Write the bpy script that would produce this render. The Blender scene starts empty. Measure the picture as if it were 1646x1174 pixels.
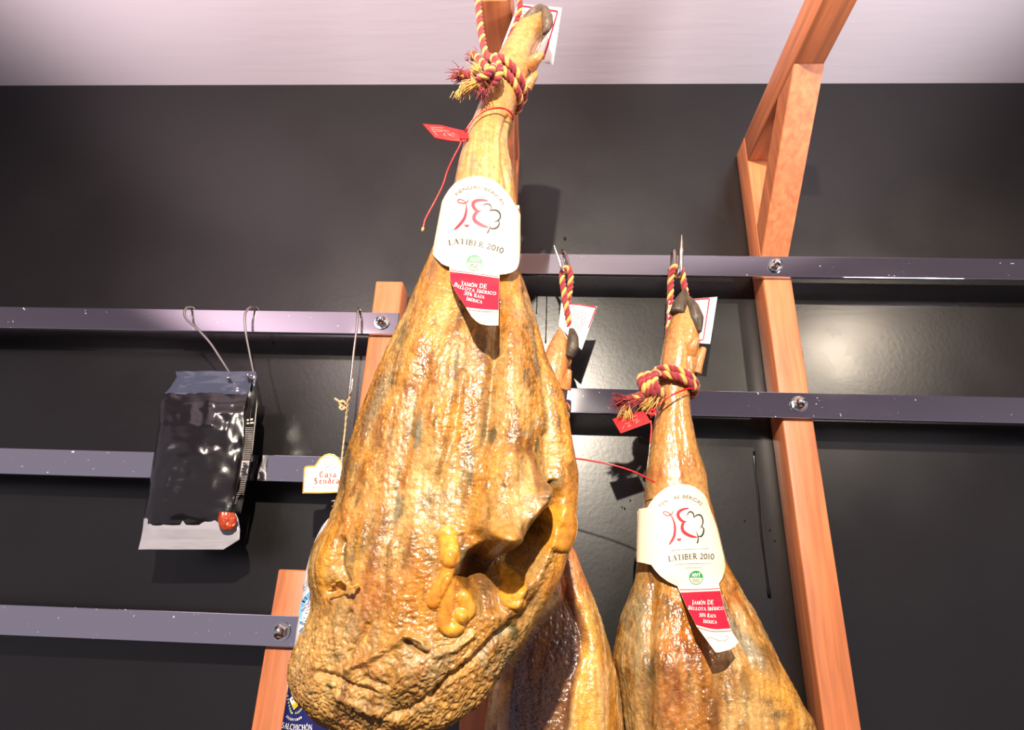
import bpy, math
import numpy as np
from mathutils import Vector, Matrix

SC = bpy.context.scene
COL = SC.collection
rng = np.random.default_rng(7)
EYE = np.array([0.0, 0.0, 1.60])

# ------------------------------------------------------------------ camera
F_PX, PITCH, ROLL, YAW = 979.19, math.radians(21.959), math.radians(2.2196), math.radians(2.9474)
def _basis():
    cw, sw, cp, sp, cr, sr = math.cos(YAW), math.sin(YAW), math.cos(PITCH), math.sin(PITCH), math.cos(ROLL), math.sin(ROLL)
    fw = np.array([-sw*cp, cw*cp, sp]); rt = np.array([cw, sw, 0.0]); up = np.cross(rt, fw)
    return cr*rt + sr*up, -sr*rt + cr*up, fw
RT, UP, FW = _basis()
cam_d = bpy.data.cameras.new('camera')
cam = bpy.data.objects.new('camera', cam_d); COL.objects.link(cam)
cam_d.sensor_fit = 'HORIZONTAL'; cam_d.sensor_width = 36.0
cam_d.lens = F_PX/1646*36.0; cam_d.clip_start = 0.02; cam_d.clip_end = 60
m = Matrix.Identity(4)
for i in range(3):
    m[i][0], m[i][1], m[i][2], m[i][3] = RT[i], UP[i], -FW[i], EYE[i]
cam.matrix_world = m
SC.camera = cam

def at(px, py, y):
    """world point at distance y in front of the eye (towards the wall) seen at a photograph position"""
    px, py, y = np.broadcast_arrays(np.asarray(px, float), np.asarray(py, float), np.asarray(y, float))
    d = FW + RT*((px-823)/F_PX)[..., None] - UP*((py-587)/F_PX)[..., None]
    return EYE + d/d[..., 1:2]*y[..., None]
def proj(P):
    V = np.asarray(P, float)-EYE; D = V@FW
    return 823+F_PX*(V@RT)/D, 587-F_PX*(V@UP)/D
def mpp(px, py, y):
    """metres per photograph pixel there"""
    return float((at(px, py, y)-EYE)@FW)/F_PX

# ------------------------------------------------------------------ objects
ORG = {}
def tag(o, label=None, cat=None, group=None, kind=None):
    if label: o['label'] = label
    if cat: o['category'] = cat
    if group: o['group'] = group
    if kind: o['kind'] = kind
    return o
def thing(name, loc, label, cat, group=None):
    o = bpy.data.objects.new(name, None); COL.objects.link(o)
    o.empty_display_size = 0.03
    o.location = Vector(loc); ORG[o.name] = np.array(loc, float)
    return tag(o, label, cat, group)
def obj(name, V, Fc, mat, parent=None, smooth=True, mi=None, org=None, kind=None, label=None):
    V = np.asarray(V, float).reshape(-1, 3)
    if parent is not None: o0 = ORG[parent.name]
    else: o0 = np.array(org, float) if org is not None else V.mean(0)
    me = bpy.data.meshes.new(name)
    me.from_pydata((V-o0).tolist(), [], Fc if isinstance(Fc, list) else Fc.tolist())
    for mm in (mat if isinstance(mat, (list, tuple)) else [mat]): me.materials.append(mm)
    if mi is not None: me.polygons.foreach_set('material_index', np.asarray(mi, np.int32))
    if smooth: me.polygons.foreach_set('use_smooth', np.ones(len(me.polygons), bool))
    me.update()
    o = bpy.data.objects.new(name, me); COL.objects.link(o)
    if parent is not None: o.parent = parent
    else: o.location = Vector(o0)
    ORG[o.name] = o0
    if kind: o['kind'] = kind
    if label: o['label'] = label
    return o

class MB:
    """collects pieces of one mesh"""
    def __init__(s): s.v = []; s.f = []; s.m = []; s.n = 0
    def add(s, V, Fc, mi=0):
        V = np.asarray(V, float).reshape(-1, 3)
        s.v.append(V); s.f += [[int(i)+s.n for i in f] for f in Fc]; s.m += [mi]*len(Fc); s.n += len(V)
        return s
    def build(s, name, mat, parent=None, smooth=True, **k):
        return obj(name, np.concatenate(s.v), s.f, mat, parent, smooth, s.m, **k)

def catmull(P, n):
    P = np.asarray(P, float); k = len(P)
    if k == 2: 
        t = np.linspace(0, 1, n)[:, None]; return P[0]*(1-t)+P[1]*t
    Q = np.vstack([2*P[0]-P[1], P, 2*P[-1]-P[-2]])
    seg = np.linalg.norm(np.diff(P, axis=0), axis=1)+1e-9; L = np.concatenate([[0], np.cumsum(seg)])
    out = []
    for s in np.linspace(0, L[-1], n):
        i = min(max(np.searchsorted(L, s, side='right')-1, 0), k-2); t = (s-L[i])/seg[i]
        a, b, c, d = Q[i], Q[i+1], Q[i+2], Q[i+3]
        out.append(.5*((2*b)+(-a+c)*t+(2*a-5*b+4*c-d)*t*t+(-a+3*b-3*c+d)*t**3))
    return np.array(out)
def frames(C):
    T = np.gradient(C, axis=0); T /= np.linalg.norm(T, axis=1)[:, None]+1e-12
    a = np.array([0, 0, 1.0]) if abs(T[0, 2]) < .9 else np.array([1.0, 0, 0])
    N = [np.cross(T[0], a)]; N[0] = N[0]/np.linalg.norm(N[0])
    for i in range(1, len(C)):
        v = N[-1]-T[i]*(N[-1]@T[i]); N.append(v/(np.linalg.norm(v)+1e-12))
    N = np.array(N); return T, N, np.cross(T, N)
def tube(C, r, seg=10, closed=False, flat=1.0):
    C = np.asarray(C, float); r = np.broadcast_to(np.asarray(r, float), (len(C),))
    T, N, B = frames(C)
    if closed:                     # spread the twist so that the ends meet
        pass
    th = np.linspace(0, 2*np.pi, seg, endpoint=False)
    V = C[:, None]+r[:, None, None]*(np.cos(th)[None, :, None]*N[:, None]+flat*np.sin(th)[None, :, None]*B[:, None])
    n = len(C); Fc = []
    for i in range(n-1):
        for j in range(seg):
            k = (j+1) % seg
            Fc.append([i*seg+j, i*seg+k, (i+1)*seg+k, (i+1)*seg+j])
    V = V.reshape(-1, 3)
    if not closed:
        Fc.append(list(range(seg))[::-1]); Fc.append([(n-1)*seg+j for j in range(seg)])
    return V, Fc
def box(lo, hi, bev=0.0):
    x0, y0, z0 = lo; x1, y1, z1 = hi
    if bev <= 0:
        V = [(x0,y0,z0),(x1,y0,z0),(x1,y1,z0),(x0,y1,z0),(x0,y0,z1),(x1,y0,z1),(x1,y1,z1),(x0,y1,z1)]
        return V, [[3,2,1,0],[4,5,6,7],[0,1,5,4],[1,2,6,5],[2,3,7,6],[3,0,4,7]]
    import bmesh
    bm = bmesh.new(); bmesh.ops.create_cube(bm, size=1.0)
    for v in bm.verts:
        v.co = Vector((x0+(v.co.x+.5)*(x1-x0), y0+(v.co.y+.5)*(y1-y0), z0+(v.co.z+.5)*(z1-z0)))
    bmesh.ops.bevel(bm, geom=bm.edges[:], offset=bev, segments=2, profile=.5, affect='EDGES')
    bm.verts.index_update(); V = [tuple(v.co) for v in bm.verts]; Fc = [[v.index for v in f.verts] for f in bm.faces]
    bm.free(); return V, Fc
def prism(poly_a, poly_b):
    """closed solid between two polygons with the same number of corners"""
    n = len(poly_a); V = list(map(tuple, poly_a))+list(map(tuple, poly_b))
    Fc = [list(range(n))[::-1], [n+i for i in range(n)]]
    for i in range(n):
        j = (i+1) % n; Fc.append([i, j, n+j, n+i])
    return V, Fc
def sheet(G, t):
    """thin solid from a grid of points G (r,c,3), thickness vector t"""
    r, c, _ = G.shape; A = G.reshape(-1, 3); B = (G+np.asarray(t)).reshape(-1, 3); n = r*c; Fc = []
    for i in range(r-1):
        for j in range(c-1):
            a, b, d, e = i*c+j, i*c+j+1, (i+1)*c+j+1, (i+1)*c+j
            Fc.append([a, b, d, e]); Fc.append([n+e, n+d, n+b, n+a])
    ring = [j for j in range(c)]+[i*c+c-1 for i in range(1, r)]+[(r-1)*c+j for j in range(c-2, -1, -1)]+[i*c for i in range(r-2, 0, -1)]
    for k in range(len(ring)):
        a, b = ring[k], ring[(k+1) % len(ring)]; Fc.append([b, a, n+a, n+b])
    return np.vstack([A, B]), Fc

# ------------------------------------------------------------------ noise
_pr = np.random.default_rng(3); _perm = _pr.permutation(256); _perm = np.concatenate([_perm, _perm, _perm])
_gr = _pr.normal(size=(256, 3)); _gr /= np.linalg.norm(_gr, axis=1)[:, None]
def perlin(p):
    p = np.asarray(p, float); i = np.floor(p).astype(int); f = p-i; i &= 255
    u = f*f*f*(f*(f*6-15)+10); out = 0
    for dx in (0, 1):
        wx = u[:, 0] if dx else 1-u[:, 0]
        for dy in (0, 1):
            wy = u[:, 1] if dy else 1-u[:, 1]
            for dz in (0, 1):
                wz = u[:, 2] if dz else 1-u[:, 2]
                h = _perm[_perm[_perm[(i[:, 0]+dx) & 255]+((i[:, 1]+dy) & 255)]+((i[:, 2]+dz) & 255)]
                out = out+wx*wy*wz*np.einsum('ij,ij->i', _gr[h], f-np.array([dx, dy, dz]))
    return out*1.4
def fbm(p, o=4, g=.5):
    s = 0; a = 1.0
    for k in range(o): s = s+a*perlin(p*(2.03**k)+17.3*k); a *= g
    return s
def ss(a, b, x):
    t = np.clip((x-a)/(b-a), 0, 1); return t*t*(3-2*t)
def seg_dist(X, Y, pts):
    d = np.full(X.shape, 1e9)
    for (x0, y0), (x1, y1) in zip(pts[:-1], pts[1:]):
        vx, vy = x1-x0, y1-y0; t = np.clip(((X-x0)*vx+(Y-y0)*vy)/(vx*vx+vy*vy+1e-9), 0, 1)
        d = np.minimum(d, np.hypot(X-x0-t*vx, Y-y0-t*vy))
    return d
def poly_sd(X, Y, pts):
    """signed distance to a polygon, positive inside"""
    d = seg_dist(X, Y, list(pts)+[pts[0]]); ins = np.zeros(X.shape, bool)
    n = len(pts)
    for i in range(n):
        x0, y0 = pts[i]; x1, y1 = pts[(i+1) % n]
        c = (y0 > Y) != (y1 > Y)
        ins ^= c & (X < (x1-x0)*(Y-y0)/((y1-y0) if y1 != y0 else 1e-9)+x0)
    return np.where(ins, d, -d)
def blob(X, Y, cx, cy, rx, ry, rot=0):
    a = math.radians(rot); x = (X-cx)*math.cos(a)+(Y-cy)*math.sin(a); y = -(X-cx)*math.sin(a)+(Y-cy)*math.cos(a)
    return np.exp(-((x/rx)**2+(y/ry)**2))

# ------------------------------------------------------------------ materials
def lin(r, g, b):
    f = lambda c: (c/255/12.92) if c/255 <= .04045 else ((c/255+.055)/1.055)**2.4
    return (f(r), f(g), f(b), 1.0)
def new_mat(name):
    mt = bpy.data.materials.new(name); mt.use_nodes = True; nt = mt.node_tree
    return mt, nt, nt.nodes['Principled BSDF']
def mat(name, rgb, rough=.5, metal=0, coat=0, var=0.0, vscale=30, bump=0.0, bscale=200, stretch=(1,1,1), spec=.5, alpha=1, trans=0, ior=1.45, sheen=0, rvar=0, sss=0):
    mt, nt, b = new_mat(name)
    b.inputs['Base Color'].default_value = lin(*rgb); b.inputs['Roughness'].default_value = rough
    b.inputs['Metallic'].default_value = metal; b.inputs['Coat Weight'].default_value = coat; b.inputs['Coat Roughness'].default_value = .1
    b.inputs['Specular IOR Level'].default_value = spec; b.inputs['Alpha'].default_value = alpha
    b.inputs['Transmission Weight'].default_value = trans; b.inputs['IOR'].default_value = ior; b.inputs['Sheen Weight'].default_value = sheen
    if sss:
        b.inputs['Subsurface Weight'].default_value = sss; b.inputs['Subsurface Scale'].default_value = .004
    tc = nt.nodes.new('ShaderNodeTexCoord'); mp = nt.nodes.new('ShaderNodeMapping'); mp.inputs['Scale'].default_value = stretch
    nt.links.new(tc.outputs['Object'], mp.inputs[0])
    if var or rvar:
        n = nt.nodes.new('ShaderNodeTexNoise'); n.inputs['Scale'].default_value = vscale; n.inputs['Detail'].default_value = 5
        nt.links.new(mp.outputs[0], n.inputs['Vector'])
        if var:
            r = nt.nodes.new('ShaderNodeMapRange'); r.inputs[1].default_value = .3; r.inputs[2].default_value = .7
            r.inputs[3].default_value = 1-var; r.inputs[4].default_value = 1+var*.6
            nt.links.new(n.outputs[0], r.inputs[0])
            mx = nt.nodes.new('ShaderNodeMix'); mx.data_type = 'RGBA'; mx.blend_type = 'MULTIPLY'; mx.inputs[0].default_value = 1
            mx.inputs[6].default_value = lin(*rgb); nt.links.new(r.outputs[0], mx.inputs[7]); nt.links.new(mx.outputs[2], b.inputs['Base Color'])
        if rvar:
            r = nt.nodes.new('ShaderNodeMapRange'); r.inputs[1].default_value = .35; r.inputs[2].default_value = .65
            r.inputs[3].default_value = max(.02, rough-rvar); r.inputs[4].default_value = rough+rvar
            nt.links.new(n.outputs[0], r.inputs[0]); nt.links.new(r.outputs[0], b.inputs['Roughness'])
    if bump:
        n = nt.nodes.new('ShaderNodeTexNoise'); n.inputs['Scale'].default_value = bscale; n.inputs['Detail'].default_value = 4
        nt.links.new(mp.outputs[0], n.inputs['Vector'])
        bp = nt.nodes.new('ShaderNodeBump'); bp.inputs['Strength'].default_value = bump; bp.inputs['Distance'].default_value = .002
        nt.links.new(n.outputs[0], bp.inputs['Height']); nt.links.new(bp.outputs[0], b.inputs['Normal'])
    return mt
def wood(name, rgb, axis):
    """straight-grained varnished wood, grain along the given axis"""
    mt, nt, b = new_mat(name)
    st = [14, 14, 14]; st[axis] = 1.0
    tc = nt.nodes.new('ShaderNodeTexCoord'); mp = nt.nodes.new('ShaderNodeMapping'); mp.inputs['Scale'].default_value = st
    nt.links.new(tc.outputs['Object'], mp.inputs[0])
    n = nt.nodes.new('ShaderNodeTexNoise'); n.inputs['Scale'].default_value = 7; n.inputs['Detail'].default_value = 7; n.inputs['Distortion'].default_value = .6
    nt.links.new(mp.outputs[0], n.inputs['Vector'])
    cr = nt.nodes.new('ShaderNodeValToRGB'); e = cr.color_ramp.elements
    e[0].position = .3; e[1].position = .72
    e[0].color = lin(*[c*.80 for c in rgb]); e[1].color = lin(*[min(255, c*1.06) for c in rgb])
    nt.links.new(n.outputs[0], cr.inputs[0]); nt.links.new(cr.outputs[0], b.inputs['Base Color'])
    b.inputs['Roughness'].default_value = .45
    bp = nt.nodes.new('ShaderNodeBump'); bp.inputs['Strength'].default_value = .08; bp.inputs['Distance'].default_value = .001
    nt.links.new(n.outputs[0], bp.inputs['Height']); nt.links.new(bp.outputs[0], b.inputs['Normal'])
    return mt
M = {}
M['wall'] = mat('black_paint', (14, 12, 12), .28, bump=.05, bscale=160, rvar=.03, vscale=6, spec=.75)
M['ceiling'] = mat('white_plaster', (228, 220, 224), .85, bump=.12, bscale=16, stretch=(.5, 4, 1))
M['floor'] = mat('floor_tile', (84, 78, 74), .4, var=.1, vscale=8)
M['wood_v'] = wood('beech_upright', (190, 112, 70), 2)
M['wood_y'] = wood('beech_beam', (190, 112, 70), 1)
M['steel'] = mat('brushed_steel', (205, 203, 208), .075, metal=1, rvar=.03, vscale=60, bump=.012, bscale=60)
M['chrome'] = mat('polished_steel', (215, 213, 212), .12, metal=1)
M['hook'] = mat('steel_wire', (190, 184, 176), .22, metal=1)
M['rope_red'] = mat('red_yarn', (150, 32, 38), .9, var=.35, vscale=500, bump=.8, bscale=900, sheen=.3)
M['rope_yellow'] = mat('yellow_yarn', (226, 172, 84), .9, var=.3, vscale=500, bump=.8, bscale=900, sheen=.3)
M['paper'] = mat('cream_paper', (232, 214, 186), .42, var=.04, vscale=25)
M['card'] = mat('white_card', (240, 238, 234), .5)
M['ink_red'] = mat('crimson_ink', (176, 14, 44), .32)
M['ink_rose'] = mat('rose_ink', (168, 22, 50), .5)
M['ink_dark'] = mat('brown_ink', (40, 32, 22), .5)
M['ink_grey'] = mat('grey_ink', (92, 86, 80), .5)
M['ink_white'] = mat('white_ink', (246, 240, 230), .45)
M['ink_green'] = mat('green_ink', (28, 128, 62), .45)
M['ink_orange'] = mat('red_orange_ink', (206, 56, 20), .45)
M['gold'] = mat('gold_foil', (214, 160, 70), .25, metal=.8)
M['red_plastic'] = mat('red_plastic', (196, 14, 20), .36, coat=.15)
M['pale_red'] = mat('embossed_red', (240, 120, 104), .3)
M['hoof'] = mat('dark_horn', (74, 62, 50), .42, var=.5, vscale=120, bump=.6, bscale=260, stretch=(1, 1, .4))
M['hoof_pale'] = mat('worn_horn', (92, 74, 58), .45, var=.5, vscale=120, bump=.6, bscale=260)
M['twine'] = mat('hemp_twine', (206, 176, 134), .9, var=.3, vscale=700, bump=.8, bscale=900)
M['film'] = mat('black_film', (20, 17, 19), .16, coat=.6, bump=.12, bscale=60)
M['film_clear'] = mat('smoked_film', (60, 64, 82), .12, coat=.6, bump=.25, bscale=50)
M['window'] = mat('clear_pouch_film', (150, 148, 156), .15, coat=.5)
M['chorizo'] = mat('cured_sausage_red', (160, 56, 24), .3, var=.4, vscale=90)
M['white_film'] = mat('white_casing', (226, 222, 224), .3, bump=.12, bscale=60)
M['navy'] = mat('navy_casing', (24, 27, 88), .24, coat=.3, bump=.1, bscale=60)
M['sky'] = mat('light_blue_ink', (104, 168, 214), .35)
M['steelblue'] = mat('grey_blue_ink', (110, 132, 170), .4)
M['leaf'] = mat('laurel_green_ink', (150, 170, 128), .4)
M['yellow'] = mat('yellow_ink', (246, 190, 40), .4)
M['teal'] = mat('teal_ink', (110, 180, 190), .4)
M['drip'] = mat('wet_black_paint', (7, 7, 7), .15)

def ham_material():
    mt, nt, b = new_mat('cured_ham_rind')
    at_ = nt.nodes.new('ShaderNodeAttribute'); at_.attribute_name = 'rind'
    tc = nt.nodes.new('ShaderNodeTexCoord')
    n = nt.nodes.new('ShaderNodeTexNoise'); n.inputs['Scale'].default_value = 170; n.inputs['Detail'].default_value = 6; n.inputs['Roughness'].default_value = .62
    nt.links.new(tc.outputs['Object'], n.inputs['Vector'])
    r = nt.nodes.new('ShaderNodeMapRange'); r.inputs[1].default_value = .32; r.inputs[2].default_value = .68; r.inputs[3].default_value = .62; r.inputs[4].default_value = 1.16
    nt.links.new(n.outputs[0], r.inputs[0])
    mx = nt.nodes.new('ShaderNodeMix'); mx.data_type = 'RGBA'; mx.blend_type = 'MULTIPLY'; mx.inputs[0].default_value = 1
    nt.links.new(at_.outputs['Color'], mx.inputs[6]); nt.links.new(r.outputs[0], mx.inputs[7])
    n4 = nt.nodes.new('ShaderNodeTexNoise'); n4.inputs['Scale'].default_value = 520; n4.inputs['Detail'].default_value = 3; n4.inputs['Distortion'].default_value = 1.5; nt.links.new(tc.outputs['Object'], n4.inputs['Vector'])
    r4 = nt.nodes.new('ShaderNodeMapRange'); r4.inputs[1].default_value = .38; r4.inputs[2].default_value = .56; r4.inputs[3].default_value = .5; r4.inputs[4].default_value = 1.04; nt.links.new(n4.outputs[0], r4.inputs[0])
    n5 = nt.nodes.new('ShaderNodeTexNoise'); n5.inputs['Scale'].default_value = 38; n5.inputs['Detail'].default_value = 4; nt.links.new(tc.outputs['Object'], n5.inputs['Vector'])
    r5 = nt.nodes.new('ShaderNodeMapRange'); r5.inputs[1].default_value = .42; r5.inputs[2].default_value = .62; nt.links.new(n5.outputs[0], r5.inputs[0])
    rl0 = nt.nodes.new('ShaderNodeAttribute'); rl0.attribute_name = 'relief'; m5 = nt.nodes.new('ShaderNodeMath'); m5.operation = 'MULTIPLY'; nt.links.new(r5.outputs[0], m5.inputs[0]); nt.links.new(rl0.outputs['Fac'], m5.inputs[1])
    mx2 = nt.nodes.new('ShaderNodeMix'); mx2.data_type = 'RGBA'; mx2.blend_type = 'MULTIPLY'; nt.links.new(m5.outputs[0], mx2.inputs[0]); nt.links.new(mx.outputs[2], mx2.inputs[6]); nt.links.new(r4.outputs[0], mx2.inputs[7])
    nt.links.new(mx2.outputs[2], b.inputs['Base Color'])
    cw = nt.nodes.new('ShaderNodeMapRange'); cw.inputs[1].default_value = .35; cw.inputs[2].default_value = 1.0; cw.inputs[3].default_value = .08; cw.inputs[4].default_value = .85; nt.links.new(at_.outputs['Alpha'], cw.inputs[0]); nt.links.new(cw.outputs[0], b.inputs['Coat Weight'])
    rr = nt.nodes.new('ShaderNodeMapRange'); rr.inputs[1].default_value = 0; rr.inputs[2].default_value = 1; rr.inputs[3].default_value = .55; rr.inputs[4].default_value = .20
    nt.links.new(at_.outputs['Alpha'], rr.inputs[0]); nt.links.new(rr.outputs[0], b.inputs['Roughness'])
    b.inputs['Coat Roughness'].default_value = .10
    n2 = nt.nodes.new('ShaderNodeTexNoise'); n2.inputs['Scale'].default_value = 210; n2.inputs['Detail'].default_value = 2.5; n2.inputs['Distortion'].default_value = 1.0
    nt.links.new(tc.outputs['Object'], n2.inputs['Vector'])
    bp = nt.nodes.new('ShaderNodeBump'); bp.inputs['Strength'].default_value = .55; bp.inputs['Distance'].default_value = .0022
    rl = nt.nodes.new('ShaderNodeAttribute'); rl.attribute_name = 'relief'; ml = nt.nodes.new('ShaderNodeMath'); ml.operation = 'MULTIPLY'; ml.inputs[1].default_value = .42
    nt.links.new(rl.outputs['Fac'], ml.inputs[0]); nt.links.new(ml.outputs[0], bp.inputs['Strength'])
    nt.links.new(n2.outputs[0], bp.inputs['Height']); nt.links.new(bp.outputs[0], b.inputs['Normal']); nt.links.new(bp.outputs[0], b.inputs['Coat Normal'])
    return mt
def flecked_steel():
    mt, nt, b = new_mat('flecked_steel'); b.inputs['Roughness'].default_value = .07
    tc = nt.nodes.new('ShaderNodeTexCoord'); mp = nt.nodes.new('ShaderNodeMapping'); mp.inputs['Scale'].default_value = (.8, 1, 1.2)
    n = nt.nodes.new('ShaderNodeTexNoise'); n.inputs['Scale'].default_value = 150; n.inputs['Detail'].default_value = 5; n.inputs['Distortion'].default_value = 1.2
    r = nt.nodes.new('ShaderNodeMapRange'); r.inputs[1].default_value = .71; r.inputs[2].default_value = .74
    n3 = nt.nodes.new('ShaderNodeTexNoise'); n3.inputs['Scale'].default_value = 9; r3 = nt.nodes.new('ShaderNodeMapRange'); r3.inputs[1].default_value = .4; r3.inputs[2].default_value = .7; r3.inputs[3].default_value = .03; r3.inputs[4].default_value = .09
    nt.links.new(tc.outputs['Object'], mp.inputs[0]); nt.links.new(mp.outputs[0], n.inputs['Vector']); nt.links.new(mp.outputs[0], n3.inputs['Vector'])
    nt.links.new(n.outputs[0], r.inputs[0]); nt.links.new(n3.outputs[0], r3.inputs[0]); nt.links.new(r3.outputs[0], b.inputs['Roughness'])
    i = nt.nodes.new('ShaderNodeMath'); i.operation = 'SUBTRACT'; i.inputs[0].default_value = 1; nt.links.new(r.outputs[0], i.inputs[1]); nt.links.new(i.outputs[0], b.inputs['Metallic'])
    mx = nt.nodes.new('ShaderNodeMix'); mx.data_type = 'RGBA'; mx.inputs[6].default_value = lin(205, 202, 210); mx.inputs[7].default_value = lin(232, 228, 220)
    nt.links.new(r.outputs[0], mx.inputs[0]); nt.links.new(mx.outputs[2], b.inputs['Base Color']); return mt
M['steel'] = flecked_steel()
M['ham'] = ham_material()
M['skin'] = mat('trotter_skin', (186, 122, 68), .36, var=.3, vscale=110, bump=.3, bscale=300, coat=.2)
# ------------------------------------------------------------------ the setting
Y_WALL, Y_POST, Y_RAIL = 0.955, 0.905, 0.901
def X(px, py, y): return float(at(px, py, y)[0])
def Z(px, py, y): return float(at(px, py, y)[2])
Z_CEIL = Z(900, 135.3, Y_WALL)
V, Fc = box((-2.6, Y_WALL, 0), (2.6, Y_WALL+.12, Z_CEIL+.1)); wall = obj('wall_back', V, Fc, M['wall'], None, False, kind='structure')
V, Fc = box((-2.6, -2.4, Z_CEIL), (2.6, Y_WALL, Z_CEIL+.1)); obj('ceiling', V, Fc, M['ceiling'], None, False, kind='structure')
V, Fc = box((-2.6, -2.4, -.05), (2.6, Y_WALL, 0)); obj('floor', V, Fc, M['floor'], None, False, kind='structure')
# paint runs and flecks on the black wall
def drip(pts, r):
    P = catmull([at(x, y, Y_WALL) for x, y in pts], 26); rr = r*.8*(1+.12*np.sin(np.arange(26)*.9)); rr[-1] *= 1.5; rr[-2] *= 1.5
    V, Fc = tube(P, rr, 8, flat=1.0); V = np.asarray(V); V[:, 1] = Y_WALL+(V[:, 1]-Y_WALL)*.5
    return V, Fc
for pts, r in (([(1212, 726), (1214, 760), (1219, 800), (1224, 860), (1231, 915), (1237, 962)], .0022),
               ([(863, 473), (863, 490), (862, 505)], .0011), ([(879, 473), (878, 520), (877, 552)], .0012),
               ([(891, 474), (896, 480), (902, 485)], .0016)):
    mb = MB(); mb.add(*drip(pts, r)); mb.build('paint_run', M['drip'], wall)
mb = MB()
for x, y, r in ((908, 384, 2.6), (870, 400, 1.6), (1197, 838, 1.4), (1237, 853, 1.6), (1245, 870, 1.5), (1013, 805, 1.4), (1004, 818, 1.6), (1000, 816, 1.2), (440, 552, 1.5)):
    c = at(x, y, Y_WALL); rr = r*mpp(x, y, Y_WALL); th = np.linspace(0, 2*np.pi, 12, endpoint=False)
    A = c+np.stack([np.cos(th)*rr, 0*th-.0008, np.sin(th)*rr*1.3], 1); mb.add(*prism(A, A+np.array([0, .001, 0])))
mb.build('paint_fleck', M['drip'], wall, False)

# ------------------------------------------------------------------ the three wooden racks with steel rails
def rail(parent, x0, x1, z0, z1, nuts):
    V, Fc = box((x0, Y_RAIL-.004, z0), (x1, Y_RAIL+.0035, z1), .0008); r = obj('rail', V, Fc, M['steel'], parent, False)
    for px, py in nuts:
        c = at(px, py, Y_RAIL-.005); mb = MB(); th = np.linspace(0, 2*np.pi, 24, endpoint=False); rows = []
        for rad, h in ((.0135, 0), (.0135, .0015), (.0105, .0016)): rows.append((rad, h, 24))
        prev = None
        def ring(rad, h, hexa=False):
            if hexa:
                a = np.abs((th+np.pi/6) % (np.pi/3)-np.pi/6); k = rad*math.cos(np.pi/6)/np.cos(a)
            else: k = np.full(24, rad)
            return c+np.stack([np.cos(th)*k, np.full(24, -h), np.sin(th)*k], 1)
        R_ = [ring(.0125, 0), ring(.0125, .0015), ring(.0098, .0016, True), ring(.0098, .008, True), ring(.0078, .0086)]
        for a in np.linspace(0, math.pi/2*.96, 7): R_.append(ring(.0074*math.cos(a), .009+.0072*math.sin(a)))
        Vn = np.concatenate(R_); Fn = []
        for i in range(len(R_)-1):
            for j in range(24): Fn.append([i*24+j, i*24+(j+1) % 24, (i+1)*24+(j+1) % 24, (i+1)*24+j])
        Fn.append([(len(R_)-1)*24+j for j in range(24)])
        o = obj('cap_nut', Vn, Fn, M['chrome'], r)
        md = o.modifiers.new('edges', 'EDGE_SPLIT'); md.split_angle = math.radians(35)
    return r
def post(parent, x0, x1, z0, z1):
    V, Fc = box((x0, Y_POST, z0), (x1, Y_WALL-.001, z1), .0025); return obj('post', V, Fc, M['wood_v'], parent, True)
zt = lambda px, py: Z(px, py, Y_RAIL-.004)
# right-hand rack: two posts with a bracket on each, two rails
PW = X(1279, 490, Y_POST)-X(1232.6, 490, Y_POST)
xr0 = X(1232.6, 490, Y_POST); xr1 = xr0+PW
xc1 = X(833.0, 256, Y_POST); xc0 = xc1-PW*1.02
z_rt, z_rb = zt(1100, 410.5), zt(1100, 443); z2t, z2b = zt(1100, 627.5), zt(1100, 668)
z_beam0, z_beam1 = Z(1204, 259, Y_POST), Z(1187, 254, Y_WALL)+.006
rackR = thing('hanging_rack', (xr0, Y_POST, .9), 'tall wooden wall rack with two bracketed posts and two steel rails behind the hams', 'rack', 'wooden hanging racks')
for x0, x1 in ((xr0, xr1), (xc0, xc1)):
    post(rackR, x0, x1, .9, z_beam1)
    V, Fc = box((x0, .585, z_beam0), (x1, Y_POST-.0005, z_beam1), .0025); obj('beam', V, Fc, M['wood_y'], rackR, True)
    # diagonal brace from the front of the post up to the beam
    yb, zb, yt, ztp = Y_POST-.001, z_rt+.001, .69, z_beam0-.001
    d = np.array([yt-yb, ztp-zb]); d /= np.linalg.norm(d); th_ = .047
    prof = [(yb, zb), (yt, ztp), (yt+.066, ztp), (yb, zb+.066)]
    A = [(x0+.0004, y, z) for y, z in prof]; B = [(x1-.0004, y, z) for y, z in prof]
    V, Fc = prism(A, B); V = np.array(V); o = obj('brace', V, Fc, M['wood_v'], rackR, False)
    bv = o.modifiers.new('bevel', 'BEVEL'); bv.width = .002; bv.segments = 2
rail(rackR, xc0-.004, 1.7, z_rb, z_rt, [(1246.5, 427)])
rail(rackR, xc0-.004, 1.7, z2b, z2t, [(1284, 650)])
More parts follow.
